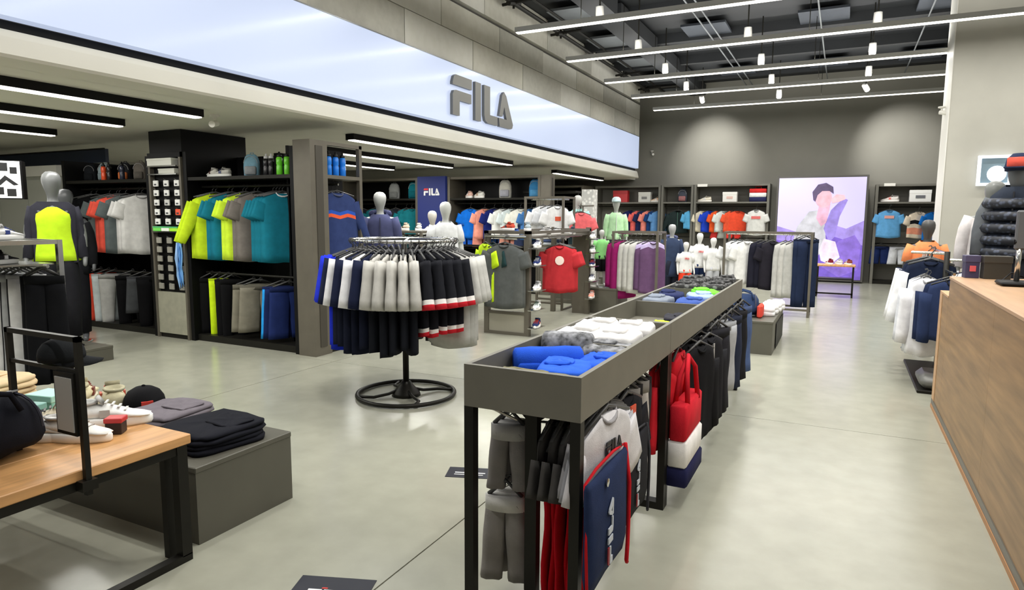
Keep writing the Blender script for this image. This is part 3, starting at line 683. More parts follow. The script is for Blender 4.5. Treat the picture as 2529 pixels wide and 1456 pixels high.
# jacket on the corner unit
for i in range(3):
    top(('navy windbreaker with orange and blue chest stripe on the corner unit','second navy windbreaker, just behind the striped front one','third navy windbreaker at the back of the corner unit')[i], (-5.34-0.07*i,6.06,1.98), pi/2-0.25, (52,66,112), w=0.56, L=0.84, T=0.045, long=True, seed=i, extra=((238,100,60),(50,90,190)), bands=((0.30,0.35,1),(0.25,0.30,2)), group='windbreakers on the corner unit', name='windbreaker', cat='jacket', collar=(90,96,120))
for i in range(2):
    pants(('grey trousers low on the corner unit, front pair','grey trousers low on the corner unit, rear pair')[i], (-5.40-0.07*i,6.05,0.86), pi/2-0.2, (150,150,146), 0.38, 0.66, seed=i, group='trousers on the corner unit')
# left unit
row = [(-9.60,(14,14,16),'black jacket at the far left end of the coral tee rail',1),(-9.48,(14,14,16),'second black jacket left of the coral tees',1),(-9.18,(92,100,100),'grey green tee behind the coral tee',0),(-9.02,CORAL,'coral tee on the left rail',0),(-8.96,CORAL,'second coral tee on the left rail',0),(-8.82,(92,100,100),'grey green tee between coral and pale tees',0),(-8.56,(205,204,200),'pale grey tee second from the grid tower',0),(-8.48,(214,213,209),'pale grey tee frontmost beside the grid tower',0)]
for i, (x, c, lab, lg) in enumerate(row):
    top(lab, (x, YR, 1.94), 1.05, c, w=0.54, L=0.80, T=0.03, long=bool(lg), seed=i+1, group='tops on the coral tee rail', name='jacket' if lg else 't_shirt', cat='jacket' if lg else 't-shirt', drop=0.08)
for i, (x, c, lab) in enumerate(((-9.66,(60,72,74),'dark green grey trousers at the left end of the low rail'),(-9.52,(238,84,60),'coral trousers on the low rail'),(-9.34,(205,215,216),'pale mint trousers right of the coral pair'),(-9.18,(190,190,186),'light grey trousers on the low rail'),(-8.80,(14,14,16),'black trousers on the low rail below the pale tees'),(-8.55,(70,72,74),'dark grey shorts nearest the grid tower'),(-8.35,(14,14,16),'black trousers tucked beside the grid tower'))):
    pants(lab, (x, YR, 0.82), 1.05, c, 0.40, 0.70 if i != 5 else 0.5, 0.035, i, 'bottoms on the left low rail', short=(i == 5))
for i, (x, c, lab) in enumerate(((-9.62,(30,32,36),'black backpack at the left end of the left unit top shelf'),(-9.30,(150,165,170),'pale grey backpack on the left unit top shelf'),(-8.85,(40,40,44),'charcoal backpack in the middle of the left unit top shelf'),(-8.52,(110,104,96),'taupe backpack on the left unit top shelf'),(-8.22,(140,138,128),'stone backpack beside the grid tower'))):
    backpack(lab, (x,5.80,2.05), 0.4, c, 0.58, (200,110,60) if i == 2 else None)
for i, x in enumerate((-9.1,-8.98,-8.70)):
    bottle(('orange sports bottle on the left unit shelf','black sports bottle on the left unit shelf','dark sports bottle between the backpacks on the left unit')[i], (x,5.66,2.05), ((225,80,40),(26,26,28),(40,44,60))[i], 0.9)

# ------------------------------------------------------------------ round rack
RX, RY = -3.41, 4.71
t = thing('round_clothes_rack', 'round chrome clothes rack on a black ring base in the middle of the floor', 'clothes rack', (RX,RY,0))
ring = lambda r, z, n=40: [(r*cos(2*pi*k/n), r*sin(2*pi*k/n), z) for k in range(n)]
part('base_ring', MB().tube(ring(0.43,0.022), 0.019, 8, True), BLACKMETAL, t, True)
for k in range(4):
    a = pi/4+k*pi/2; pts = [(0.06*cos(a),0.06*sin(a),0.06),(0.16*cos(a+0.15),0.16*sin(a+0.15),0.03),(0.30*cos(a+0.2),0.30*sin(a+0.2),0.02),(0.42*cos(a),0.42*sin(a),0.02)]
    part('base_spoke', MB().tube(pts, 0.014, 6), BLACKMETAL, t, True)
part('base_hub', MB().lathe([(0.13,0.0),(0.12,0.03),(0.06,0.10),(0.04,0.13)], 16), BLACKMETAL, t, True)
part('pole', MB().tube([(0,0,0.12),(0,0,1.38)], 0.028, 10), BLACKMETAL, t, True)
part('top_ring', MB().tube(ring(0.44,1.385), 0.016, 8, True), CHROME, t, True)
for k in range(3):
    a = k*2*pi/3; part('top_arm', MB().tube([(0,0,1.37),(0.44*cos(a),0.44*sin(a),1.385)], 0.012, 6), CHROME, t)
NVT = (24,28,44)
N = 44
cnt = {}
for i in range(N):
    phi = 360.0*i/N; th = radians(26.6-phi)
    if phi < 30 or phi > 345: g, c, s, bd, sb, ex = 'grey', (176,175,170), (186,185,180), (), (), ()
    elif phi < 72: g, c, s, bd, sb, ex = 'black', (24,25,30), (30,31,36), ((0.90,0.95,1),(0.95,1.1,2)), ((0.80,0.90,1),(0.90,1.1,2)), ((235,232,228),(205,40,52))
    elif phi < 108: g, c, s, bd, sb, ex = 'grey sleeved', (24,26,32), (188,186,180), (), (), ()
    elif phi < 148: g, c, s, bd, sb, ex = 'white sleeved', NVT, ((228,228,230) if i % 2 else (28,34,58)), (), (), ()
    elif phi < 190: g, c, s, bd, sb, ex = 'royal blue', (26,44,180), (34,52,205), (), (), ()
    else: g, c, s, bd, sb, ex = 'charcoal', (46,47,50), (60,61,64), (), (), ()
    cnt[g] = cnt.get(g, 0)+1; n = cnt[g]
    od = ordn[n-1]
    lab = {'grey':'light grey tee at the right of the round rack, %s of its group','black':'black tee with white and red hem bands on the round rack, %s from the right','grey sleeved':'black tee with pale grey sleeves on the round rack, %s from the right',
           'white sleeved':('navy tee with %s sleeves' % ('white' if i % 2 else 'dark'))+' on the round rack, %s rightmost of its group','royal blue':'royal blue tee at the left of the round rack, %s of its group','charcoal':'charcoal tee on the far side of the round rack, %s of its group'}[g]
    if '%s' in lab: lab = lab % od
    short = g in ('black',)
    top(lab, (RX+0.44*cos(th), RY+0.44*sin(th), 1.385), th, c, sl=s, w=0.40, L=(0.68 if short else 0.82+0.03*sin(i*1.7)), T=0.038, seed=i, group='tees on the round rack', bands=((0.0,0.42,1),) if g in ('grey sleeved','white sleeved') else bd, sbands=sb, extra=ex or ((s,) if g in ('grey sleeved','white sleeved') else ()), slen=0.38, ang=0.22, fold=0.006, drop=0.08, sz=0.075, sT=0.046)

# ------------------------------------------------------------------ long gondola with trays in the middle
GX0, GX1 = -1.27, -0.79
SEAMM = mat('seam_shadow', (60,58,52), 0.6, 0.2)
def gondola(label, y0, y1, divs, near):
    t = thing('tray_gondola', label, 'display stand', (GX0, y0, 0)); w = GX1-GX0; L = y1-y0
    part('side_panel', box(w-0.02, w, 0, L, 0.87, 1.035), DARKMETAL, t)
    part('side_panel', box(0, 0.02, 0, L, 0.87, 1.035), DARKMETAL, t)
    part('end_panel', box(0.02, w-0.02, 0, 0.02, 0.87, 1.035), DARKMETAL, t)
    part('end_panel', box(0.02, w-0.02, L-0.02, L, 0.87, 1.035), DARKMETAL, t)
    part('tray_floor', box(0.02, w-0.02, 0.02, L-0.02, 0.90, 0.915), DARKMETAL, t)
    for d in divs: part('divider', box(0.02, w-0.02, d-0.008, d+0.008, 0.915, 1.02), DARKMETAL, t)
    for x in (0.0, w-0.04):
        for y in (0.0, L-0.04): part('leg', box(x, x+0.04, y, y+0.04, 0, 0.87), BLACKMETAL, t)
    part('spine_post', box(w/2-0.025, w/2+0.025, 0.10, 0.14, 0.0, 0.87), BLACKMETAL, t)
    part('spine_post', box(w/2-0.025, w/2+0.025, L-0.14, L-0.10, 0.0, 0.87), BLACKMETAL, t)
    part('spine_rail', box(w/2-0.012, w/2+0.012, 0.14, L-0.14, 0.80, 0.83), BLACKMETAL, t)
    part('floor_bar', box(0.04, w-0.04, L-0.04, L, 0.0, 0.04), BLACKMETAL, t)
    part('floor_bar', box(0.04, w-0.04, 0.0, 0.04, 0.0, 0.03), BLACKMETAL, t)
    for k in range(max(2, int(L/0.45))):
        y = 0.30+k*0.45
        if y < L-0.2: part('hook_arm', MB().tube([(w/2,y,0.81),(w-0.06,y,0.81),(w-0.05,y,0.825)], 0.007, 6), CHROME, t)
    return t
gondola('near half of the long olive grey tray stand, blue clothes in its tray', 2.13, 3.485, (0.70,), True)
gondola('far half of the long olive grey tray stand, reaching back to the low bench', 3.49, 6.30, (0.95,1.9), False)
ZT = 0.916
BLUE = (38,86,205)
folded('royal blue rolled tee leaning at the left of the near tray', (-1.10,2.55,ZT+0.01), 0.6, BLUE, 0.30, 0.14, 0.12, roll=True, seed=1, name='rolled_shirt')
folded('royal blue folded tee in the middle of the near tray', (-0.97,2.42,ZT), 0.25, (48,98,214), 0.22, 0.26, 0.09, seed=2)
folded('royal blue folded tee against the right side of the near tray', (-0.895,2.62,ZT), 0.1, (44,92,210), 0.16, 0.30, 0.085, seed=3)
folded('olive and grey folded tee at the very front of the near tray', (-1.02,2.22,ZT), 0.05, (128,124,96), 0.36, 0.13, 0.085, seed=4)
PAT1 = mat('black_white_print_cloth', (120,121,124), 0.85, 0, 'noise', 26, 0.98)
folded('black and white patterned rolled shirt behind the blue ones', (-1.12,2.83,ZT+0.02), 0.2, (0,0,0), 0.24, 0.2, 0.13, patt=PAT1, roll=True, seed=5, name='rolled_shirt')
folded('black and white patterned folded shirt by the right side of the near tray', (-0.93,2.86,ZT), 0.1, (0,0,0), 0.22, 0.28, 0.10, patt=PAT1, seed=6)
folded('dark folded shirt under the patterned rolls in the near tray', (-1.05,2.68,ZT), 0.0, (30,32,40), 0.36, 0.16, 0.05, seed=7)
for k in range(4):
    folded(('white folded tee at front left of the white stack','white folded tee at front right of the white stack','white folded tee at rear left of the white stack','white folded tee at rear right of the white stack')[k], (-1.14+0.20*(k % 2),3.03+0.27*(k//2),ZT), 0.03*k, (226,224,222), 0.21, 0.27, 0.125, seed=k+9, group='white tees in the tray')
folded('lime cap shaped cloth bundle lying in the empty dark tray', (-0.88,3.72,ZT), 0.4, (190,225,60), 0.13, 0.22, 0.075, seed=14)
folded('charcoal folded cloth in the back corner of the empty dark tray', (-0.90,4.15,ZT), 0.2, (50,50,56), 0.18, 0.24, 0.06, seed=15)
for k, (x, y, c, lab) in enumerate(((-1.15,4.65,(120,128,140),'grey blue folded tee in the third tray, left front'),(-0.92,4.62,(60,84,150),'mid blue folded tee in the third tray, right front'),(-1.14,5.0,(36,44,80),'navy folded tee in the third tray, left rear'),(-0.92,5.0,(150,170,205),'pale blue folded tee in the third tray, right rear'),(-0.935,5.28,(110,225,60),'bright green folded tee against the right side of the far tray'))):
    folded(lab, (x,y,ZT), 0.1*k, c, 0.20, 0.30, 0.11, seed=k+20)
PAT2 = mat('charcoal_fleck_cloth', (78,78,78), 0.85, 0, 'speckle', 30, 0.8)
for k in range(6):
    folded('charcoal flecked folded shirt in the far tray, %s' % ('front left','front right','middle left','middle right','rear left','rear right')[k], (-1.14+0.22*(k % 2),5.52+0.27*(k//2),ZT), 0.02*k, (0,0,0), 0.22, 0.26, 0.13+0.01*(k % 3), patt=PAT2, seed=k+30, group='flecked shirts in the far tray')
# things hanging below the trays
for k in range(2):
    pants(('grey marl shorts hanging at the near end, upper front pair','grey marl shorts hanging at the near end, upper rear pair')[k], (-1.165,2.31+0.06*k,0.83), 0.22, (138,133,130), 0.15, 0.27, 0.035, k, 'shorts at the near end', waist=(170,168,164), taper=1.1, name='shorts', cat='shorts')
    pants(('grey marl joggers below the shorts at the near end, front pair','grey marl joggers below the shorts at the near end, rear pair')[k], (-1.175,2.30+0.06*k,0.53), 0.22, (142,137,132), 0.17, 0.36, 0.035, k, 'joggers at the near end', waist=(208,206,200), taper=1.15)
part('joggers_hook', MB().tube([(0.0,0,0.02),(0.03,0.02,0),(0.10,0.06,-0.04),(0.24,0.15,-0.06)], 0.006, 6), CHROME, bpy.data.objects['tray_gondola'], loc=(0.03,0.13,0.86-0.04))
for k in range(5):
    pts = [(0,0,0),(0.012*sin(k*2),0.0,-0.16),(0.016*cos(k*3),0,-0.34),(0.01*sin(k*5),0,-0.56)]
    pants('red track trousers hanging edge on at the near end, %s from the left' % ordn[k], (-0.975+0.028*k,2.34+0.02*(k % 2),0.76), pi/2+0.06*sin(k*3), (196,22,36), 0.20, 0.58+0.02*(k % 3), 0.012, k, 'red track trousers', waist=(30,26,30), taper=1.05)
for k in range(3):
    top('charcoal tee above the red trousers at the near end, %s of three' % ordn[k], (-0.99+0.045*k,2.36,0.84), pi/2, (74,72,70), w=0.30, L=0.17, T=0.02, seed=k, group='charcoal tees above the red trousers', drop=0.05, slen=0.14)
for k in range(6):
    top(('white tee with dark lettering, frontmost below the near tray' if k == 0 else 'white tee below the near tray, %s behind the lettered one' % ordn[k-1]), (-0.80-0.022*k,2.46+0.03*k,0.865), pi/2-0.12, (216,214,216) if k % 2 == 0 else (170,170,174), w=0.50, L=0.34, T=0.02, seed=k, group='white tees below the near tray', drop=0.03, logo=('fila',(30,30,36),0.055,0.17) if k == 0 else None, slen=0.20, ang=0.5)
# drawstring bag
def gym_bag(label, loc, col, cord, word, logoc):
    t = thing('drawstring_bag', label, 'bag', loc, pi/2); w, h = 0.47, 0.42; rows = []; n = 16
    for z, s, T in ((0.0,0.99,0.006),(-0.02,1.0,0.02),(-0.2,0.99,0.03),(-0.36,1.0,0.026),(-0.43,0.98,0.006)):
        rows.append([(w/2*s*math.copysign(abs(cos(2*pi*k/n))**0.4, cos(2*pi*k/n)), T*sin(2*pi*k/n)+0.004*sin(k*2+z*9), z) for k in range(n)])
    b = part('body', MB().rings(rows), fab(*col), t, True)
    part('eyelet', MB().lathe([(0.014,0),(0.016,0.006),(0.008,0.008)], 12), CHROME, t, loc=(-0.08,-0.025,-0.035), rot=(pi/2,0,0))
    part('cord', MB().tube([(0.23,0,0.015),(0.235,-0.02,-0.15),(0.22,-0.025,-0.3),(0.235,-0.02,-0.42),(0.19,-0.03,-0.47),(0.23,-0.02,-0.50)], 0.009, 6), fab(*cord), t, True)
    part('cord', MB().tube([(0.22,0.01,0.01),(0.10,0.01,0.02),(-0.1,0.01,0.018),(-0.22,0.01,0.0),(-0.235,-0.01,-0.4)], 0.006, 6), fab(*cord), t, True)
    p = part('print', lettering(0.052, 0.005, (1,0,0,0,0)), [pla(190,196,205), pla(150,30,44)], b); p.location = (-0.02,-0.036,-0.37); p.rotation_euler = (0,-pi/2,0); p.scale = (1.9,1,1)
    return t
gym_bag('navy drawstring bag with pale vertical lettering and red cord, below the near tray', (-0.752,2.33,0.655), (36,48,80), (196,30,40), 'FILA', 0)
for k in range(3):
    top('black tee with orange label behind the navy bag, %s from the front' % ordn[k], (-0.84-0.03*k,2.86+0.02*k,0.82), pi/2-0.1, (30,30,34), w=0.42, L=0.48, T=0.02, seed=k, group='black tees behind the navy bag', drop=0.03, logo=('block',(220,80,50),0.03,0.08) if k == 0 else None)
t2 = gym_bag('black drawstring bag with grey lettering behind the navy bag', (-0.79,2.86,0.60), (34,34,38), (60,60,64), 'FILA', 0); t2.scale = (0.8,0.8,0.85)
for k in range(4):
    pants('pale and charcoal striped trousers below the tray seam, %s from the front' % ordn[k], (-0.90-0.01*(k % 2),3.0+0.085*k,0.84), 0.9, (186,180,174) if k % 2 == 0 else (54,52,54), 0.20, 0.50, 0.02, k, 'striped trousers below the tray', side=(40,38,42))
# tote bag in red, white and navy with red jacket sleeves above
t = thing('tote_bag', 'large red, white and navy colour block tote bag hanging below the tray seam', 'bag', (-0.74,3.72,0.12), pi/2)
for nm, z0, z1, c in (('navy_base',0.0,0.11,(34,36,72)),('white_panel',0.11,0.26,(236,234,232)),('red_panel',0.26,0.46,(205,36,50))):
    part(nm, MB().box(-0.22+0.01*z0, 0.22-0.01*z0, -0.06+0.05*z0, 0.06-0.05*z0, z0, z1, bev=0.012), fab(*c), t, True)
part('handle', MB().tube([(-0.12,-0.03,0.45),(-0.11,-0.02,0.62),(0.0,0.0,0.70),(0.11,-0.02,0.62),(0.12,-0.04,0.43)], 0.014, 6), fab(205,36,50), t, True)
part('handle', MB().tube([(-0.12,0.04,0.43),(-0.11,0.02,0.60),(0.0,0.0,0.69),(0.11,0.02,0.60),(0.12,0.04,0.43)], 0.014, 6), fab(205,36,50), t, True)
for k in range(2):
    top(('red jacket hanging left of the tote bag, front one','red jacket hanging left of the tote bag, rear one')[k], (-0.86-0.03*k,3.60,0.84), pi/2, (196,34,46), w=0.28, L=0.50, T=0.03, long=True, seed=k, drop=0.03, name='jacket', cat='jacket', slen=0.36, ang=0.2)
top('red jacket hanging above the tote bag', (-0.84,3.92,0.84), pi/2, (200,34,46), w=0.34, L=0.34, T=0.04, seed=2, drop=0.03, name='jacket', cat='jacket')
hung = [('black padded jacket',(22,22,25),1),('black hooded jacket',(30,30,34),1),('charcoal track trousers with white stripe',(38,38,44),0),('pale grey trousers',(168,170,174),0),('dark navy trousers',(36,42,62),0),('black and white track trousers',(26,26,30),0),('denim blue trousers',(74,92,132),0)]
for k, (nm, c, jk) in enumerate(hung):
    for q in range(2):
        lab = '%s below the far tray, %s one' % (nm, ('outer','inner')[q]); loc = (-0.76-0.07*q, 4.16+0.33*k+0.05*q, 0.84); rr = pi/2-0.35
        if jk: top(lab, loc, rr, c, w=0.40, L=0.60, T=0.03, long=True, seed=k+q, group='clothes below the far tray', name='jacket', cat='jacket', drop=0.03, slen=0.44, ang=0.12, zipc=(170,170,170) if k == 1 else None)
        else: pants(lab, loc, rr, c, 0.34, 0.60 if k != 3 else 0.54, 0.03, k, 'clothes below the far tray', side=(225,225,225) if k in (2,5) else None, drop=0.04, taper=0.9)

# ------------------------------------------------------------------ wooden table at left with platform behind it
TW = mat('honey_oak', (202,152,98), 0.42, 0, 'wood_y', 3.0, 0.22)
t = thing('display_table', 'honey wood display table on a black metal frame at lower left', 'table', (-2.62,1.95,0))
for k in range(5): part('plank', MB().box(-0.32*(k+1)+0.002, -0.32*k-0.002 if k else 0.0, -1.15, 0.0, 0.555, 0.60, bev=0.004), TW, t)
part('apron', box(-1.58, -0.02, -0.06, -0.02, 0.515, 0.555), BLACKMETAL, t); part('apron', box(-1.58, -0.02, -1.13, -1.09, 0.515, 0.555), BLACKMETAL, t)
part('apron', box(-0.05, -0.01, -1.10, -0.06, 0.515, 0.555), BLACKMETAL, t)
for x in (-0.05, -1.58):
    for y in (-0.07, -1.12):
        part('leg', box(x, x+0.045, y, y+0.05, 0.03, 0.555), BLACKMETAL, t)
    part('floor_bar', box(x, x+0.045, -1.12, -0.02, 0.0, 0.035), BLACKMETAL, t)
    part('inner_leg', box(x-0.085, x-0.05, -0.07, -0.03, 0.0, 0.555), BLACKMETAL, t)
t = thing('card_holder', 'thin black post frame with a grey card holder, fixed to the wooden table edge', 'sign holder', (-2.61,1.46,0))
part('post', box(0.0, 0.022, 0.0, 0.022, 0.50, 1.13), BLACKMETAL, t); part('top_bar', box(-0.48, 0.022, 0.0, 0.022, 1.11, 1.13), BLACKMETAL, t)
part('post', box(-0.48, -0.458, 0.0, 0.022, 0.60, 1.13), BLACKMETAL, t); part('base_clip', box(-0.02, 0.03, -0.02, 0.04, 0.52, 0.56), BLACKMETAL, t)
part('middle_bar', box(-0.458, 0.0, 0.003, 0.019, 0.985, 1.0), BLACKMETAL, t)
part('card_frame', box(-0.14, -0.01, -0.004, 0.012, 0.735, 0.985), BLACKMETAL, t)
part('card', box(-0.128, -0.022, -0.008, -0.004, 0.75, 0.965), mat('grey_card', (176,176,172), 0.5), t)
cap('dark grey cap hooked on the black sign frame', (-2.80,1.52,1.01), 2.6, (30,32,34), 0.80)
bag_duffel('big black duffel bag at the near end of the wooden table', (-3.04,1.30,0.60), 1.75, (20,21,28), 0.46, 0.14)
TZ = 0.601
# beige hoodies and boxes
for k in range(3):
    folded('beige fleece hoodie on the wooden table, %s from the top of its pile' % ordn[2-k], (-3.88,1.70,TZ+0.002+0.055*k), 0.1*k, (222,196,156), 0.44, 0.38, 0.055, seed=k+50, group='beige fleece pile')
pack('flat teal and slate box between the duffel and the card holder', (-3.48,1.60,TZ), 0.3, 0.30, 0.2, 0.10, [(74,88,100),(120,170,160)])
pack('small mint box beside the slate box', (-3.50,1.83,TZ), 0.2, 0.16, 0.12, 0.11, [(140,200,185),(170,220,205)])
shoe('cream and white sneaker behind the card holder, toe hidden', (-3.28,1.70,TZ), 2.6, (225,215,190), (240,236,225), (60,60,60), None, 1.0)
shoe('white chunky sneaker nearest the table edge, left of the black post', (-2.98,1.66,TZ), -1.15, (228,226,220), (238,236,230), (150,140,130), None, 1.05)
shoe('second white sneaker lying just behind the nearest one', (-3.11,1.60,TZ), -1.0, (224,222,216), (235,233,226), (120,120,120), None, 1.05)
shoe('bright white sneaker with big toe at the far end of the wooden table', (-3.06,1.86,TZ), -0.75, (240,240,236), (244,244,240), (200,200,196), None, 1.2)
pack('little black and red box beside the white sneakers', (-2.93,1.80,TZ), 0.6, 0.07, 0.06, 0.075, [(40,24,22),(190,40,40)], name='accessory_box')
shoe('cream suede sneaker behind the wooden table, left of its pair', (-4.26,2.42,0.39), 0.9, (216,208,172), (230,224,200), (120,50,40), None, 1.6)
shoe('cream suede sneaker behind the wooden table, nearer the black cap', (-4.02,2.46,0.39), 1.1, (222,214,180), (232,228,206), (196,90,70), None, 1.6)
folded('black folded shirt behind the card holder beside the cream sneakers', (-3.72,1.62,TZ), 0.4, (24,24,28), 0.26, 0.24, 0.08, seed=60)
# low platform
PLM = mat('olive_platform_laminate', (88,86,76), 0.5, 0.1, 'noise', 5, 0.05)
def platform(label, x0, x1, y0, y1, h, loc=None):
    t = thing('low_platform', label, 'platform', (x1, y0, 0)); w = x1-x0; d = y1-y0
    part('body', box(-w, 0, 0, d, 0.0, h-0.03), PLM, t); part('top_board', MB().box(-w-0.004, 0.004, -0.004, d+0.004, h-0.03, h, bev=0.004), PLM, t)
    part('shadow_base', box(-w+0.02, -0.02, 0.02, d-0.02, -0.0, 0.004), BLACK, t)
    return t
platform('low olive grey platform box behind the wooden table with folded clothes', -4.5, -2.71, 2.03, 2.64, 0.39)
for k in range(2):
    folded('thick black jumper stacked at the right end of the platform, %s from the top' % ordn[1-k], (-2.96,2.34,0.39+0.05*k), -0.15+0.05*k, (24,25,32), 0.42, 0.44, 0.055, seed=k+70, group='black jumper stack')
for k in range(2):
    folded(('grey folded tee beside the black jumpers, lower one','grey folded tee beside the black jumpers, upper one')[k], (-3.40,2.40,0.39+0.055*k), 0.1*k, (112,106,112), 0.36, 0.40, 0.055, seed=k+80, group='grey tees on the platform')
cap('black cap on the platform pointing right', (-3.74,2.48,0.42), 1.1, (18,18,20), 1.25, patch=(200,60,50))
folded('dark navy folded tee under the black cap', (-3.74,2.45,0.39), 0.0, (40,42,56), 0.30, 0.34, 0.03, seed=90)
folded('black folded shirt at the far left of the platform', (-4.22,2.14,0.39), 0.2, (20,20,24), 0.30, 0.20, 0.07, seed=91)
# floor stickers
STK = mat('floor_vinyl_navy', (30,32,42), 0.5)
def sticker(label, loc, rot, w, d):
    t = thing('floor_sticker', label, 'floor sticker', loc, rot)
    part('vinyl', MB().box(-w/2, w/2, -d/2, d/2, 0.0, 0.003), STK, t)
    o = part('print', MB().prism([(a*0.035-0.045, b*0.03-0.015) for a, b in letters()[0]], 0.001, 'z', 0.0031), pla(220,60,50), t)
    for k, (a, b) in enumerate(((-0.10,-0.04),(-0.03,0.02),(0.03,0.09))): part('print', box(a, b, -0.012, 0.0, 0.0031, 0.0041), pla(230,230,230), t)
    part('print', box(-0.10, 0.08, -0.04, -0.03, 0.0031, 0.0041), pla(200,200,200), t)
    return t
sticker('navy floor sticker with small red and white print at the bottom edge', (-1.87,2.02,0.0), 0.35, 0.34, 0.20)
sticker('small navy floor sticker behind the near legs of the tray stand', (-1.99,3.42,0.0), 0.35, 0.30, 0.16)

# ------------------------------------------------------------------ rack and mannequins at far left
def h_rack(label, x0, x1, y0, y1, h, shelf=None, metal=None, mid=None, midy=0.0):
    t = thing('clothes_stand', label, 'clothes rack', ((x0+x1)/2,(y0+y1)/2,0)); w, d = (x1-x0)/2, (y1-y0)/2; m = metal or POSTMETAL
    for sx in (-1,1):
        for sy in (-1,1): part('post', box(sx*w-0.018, sx*w+0.018, sy*d-0.018, sy*d+0.018, 0, h), m, t)
        part('end_bar', box(sx*w-0.016, sx*w+0.016, -d, d, h-0.032, h), m, t); part('foot_bar', box(sx*w-0.016, sx*w+0.016, -d, d, 0.0, 0.032), m, t)
    for sy in (-1,1):
        part('top_bar', box(-w, w, sy*d-0.016, sy*d+0.016, h-0.032, h), m, t); part('foot_bar', box(-w, w, sy*d-0.016, sy*d+0.016, 0.10, 0.132), m, t)
    for z in ([shelf] if shelf else []): part('shelf', box(-w+0.02, w-0.02, -d+0.02, d-0.02, z-0.02, z), m, t)
    if mid: part('hang_rail', MB().tube([(-w,midy,mid),(w,midy,mid)], 0.013, 8), CHROME, t)
    return t
h_rack('steel clothes stand with shoes on top at the left edge, striped trousers below', -6.51, -5.36, 2.45, 2.95, 1.40, 1.39, CHROME, 1.20, 0.16)
for k in range(6):
    shoe('%s sneaker on top of the steel stand, %s from the right' % (('white','navy','black and red','white','grey','lime')[k], ordn[k]), (-5.62-0.15*k,2.72+0.03*(k % 2),1.40), 0.3+0.2*(k % 2), ((230,230,228),(40,50,90),(40,34,36),(222,222,220),(140,140,140),(170,205,60))[k], (238,238,234), ((40,60,130),(230,230,230),(220,60,50),(40,40,44),(60,60,60),(30,30,30))[k], 'sneakers on the steel stand')
for k in range(5):
    shoe('%s shoe on the inner shelf of the steel stand, %s from the right' % (('black','grey','black and lime','white','black')[k], ordn[k]), (-5.55-0.2*k,2.66,1.225), 0.4, ((40,40,42),(120,122,124),(60,66,50),(190,190,188),(36,36,38))[k], (210,210,206), (220,220,220), 'shoes inside the steel stand', 0.9)
part('inner_shelf', box(-0.55, 0.55, -0.22, 0.22, 1.21, 1.222), CHROME, bpy.data.objects['clothes_stand'])
for k in range(11):
    st = k >= 2
    c = (18,19,22) if not st else ((225,225,225) if k % 2 == 0 else (176,178,180))
    pants(('black trousers on the steel stand, %s from its right post' if not st else 'white striped grey trousers on the steel stand, %s from its right post') % ordn[k], (-5.42-0.05*k if k < 2 else -5.46-0.10*k,2.86,1.195), 0.85, c, 0.26, 0.84, 0.026, k, 'trousers on the steel stand', side=(28,28,32) if st else None, taper=1.1)
platform('thin dark plinth under the lime tank mannequin', -7.80, -7.12, 3.75, 4.4, 0.16)
m = mannequin('grey mannequin in a lime tank and open dark jacket behind the steel stand', (-7.46,4.08,0.16), 0.95, (108,110,110), 1.92); wear_top(m, (184,222,40), 1.0, 0.56, sl=False)
jk = part('jacket', MB().rings([[ (hw*cos(a), 0.142*sin(a)*1.02, z) for a in [radians(-28+ (236)*q/15) for q in range(16)]] for hw, z in ((0.14,1.56),(0.212,1.50),(0.214,1.33),(0.205,1.13),(0.212,0.92))], cap0=False, cap1=False), fab(44,44,52), m, True)
for s in (-1,1): part('sleeve', MB().tube([(s*0.16,0.01,1.50),(s*0.195,0.015,1.36),(s*0.222,0.02,1.20),(s*0.245,-0.06,0.97)], [0.07,0.066,0.056,0.045], 12), fab(44,44,52), jk, True)
wear_pants(m, (30,30,34), 1.0)
m = mannequin('dark grey mannequin in a black jacket with blue logo beside the coral tees', (-8.52,4.80,0.0), 0.95, (84,86,88), 1.94); wear_top(m, (24,25,28), 1.016, 0.66, long=True, zipc=(60,110,180), hood=(40,42,46), logo=((70,140,220),0.05)); wear_pants(m, (26,26,30), 1.016)
# lit graphic boxes on the left
t = thing('graphic_lightbox', 'white lightbox with bold black shapes at the left edge', 'lightbox', (-8.97,4.56,1.77), 0.95)
part('case', box(-0.9, 0.02, 0.0, 0.25, 0.0, 0.46), BLACK, t); part('face', box(-0.88, 0.0, -0.012, 0.0, 0.01, 0.45), mat('lightbox_white', (240,240,238), 0.4, emit=0.75, emit_rgb=(255,255,250)), t)
for k, (a, b, z0, z1) in enumerate(((-0.20,-0.12,0.33,0.43),(-0.10,-0.03,0.30,0.38),(-0.22,-0.17,0.05,0.14),(-0.14,-0.05,0.03,0.12),(-0.40,-0.30,0.30,0.42),(-0.42,-0.3,0.04,0.14),(-0.62,-0.5,0.1,0.4))): part('print', box(a, b, -0.016, -0.012, z0, z1), pla(16,16,18), t)
part('print', MB().prism([(-0.26,0.16),(-0.15,0.28),(-0.02,0.17),(-0.07,0.16),(-0.14,0.22),(-0.20,0.16)], 0.004, 'y', -0.016), pla(16,16,18), t)
t = thing('wall_cabinet', 'pale back counter with a white strip at the far left wall', 'cabinet', (-11.6,5.8,0))
part('body', box(-1.2, 1.2, 0, 0.5, 0, 2.15), mat('pale_cabinet', (176,178,168), 0.5), t)
for k in range(3): part('door', box(-1.18+0.79*k, -0.42+0.79*k, -0.02, 0.0, 0.1, 2.1), mat('pale_cabinet_door', (190,192,182), 0.45), t)
part('cornice', box(-1.25, 1.25, -0.06, 0.5, 2.15, 2.3), WHITEPAINT, t)
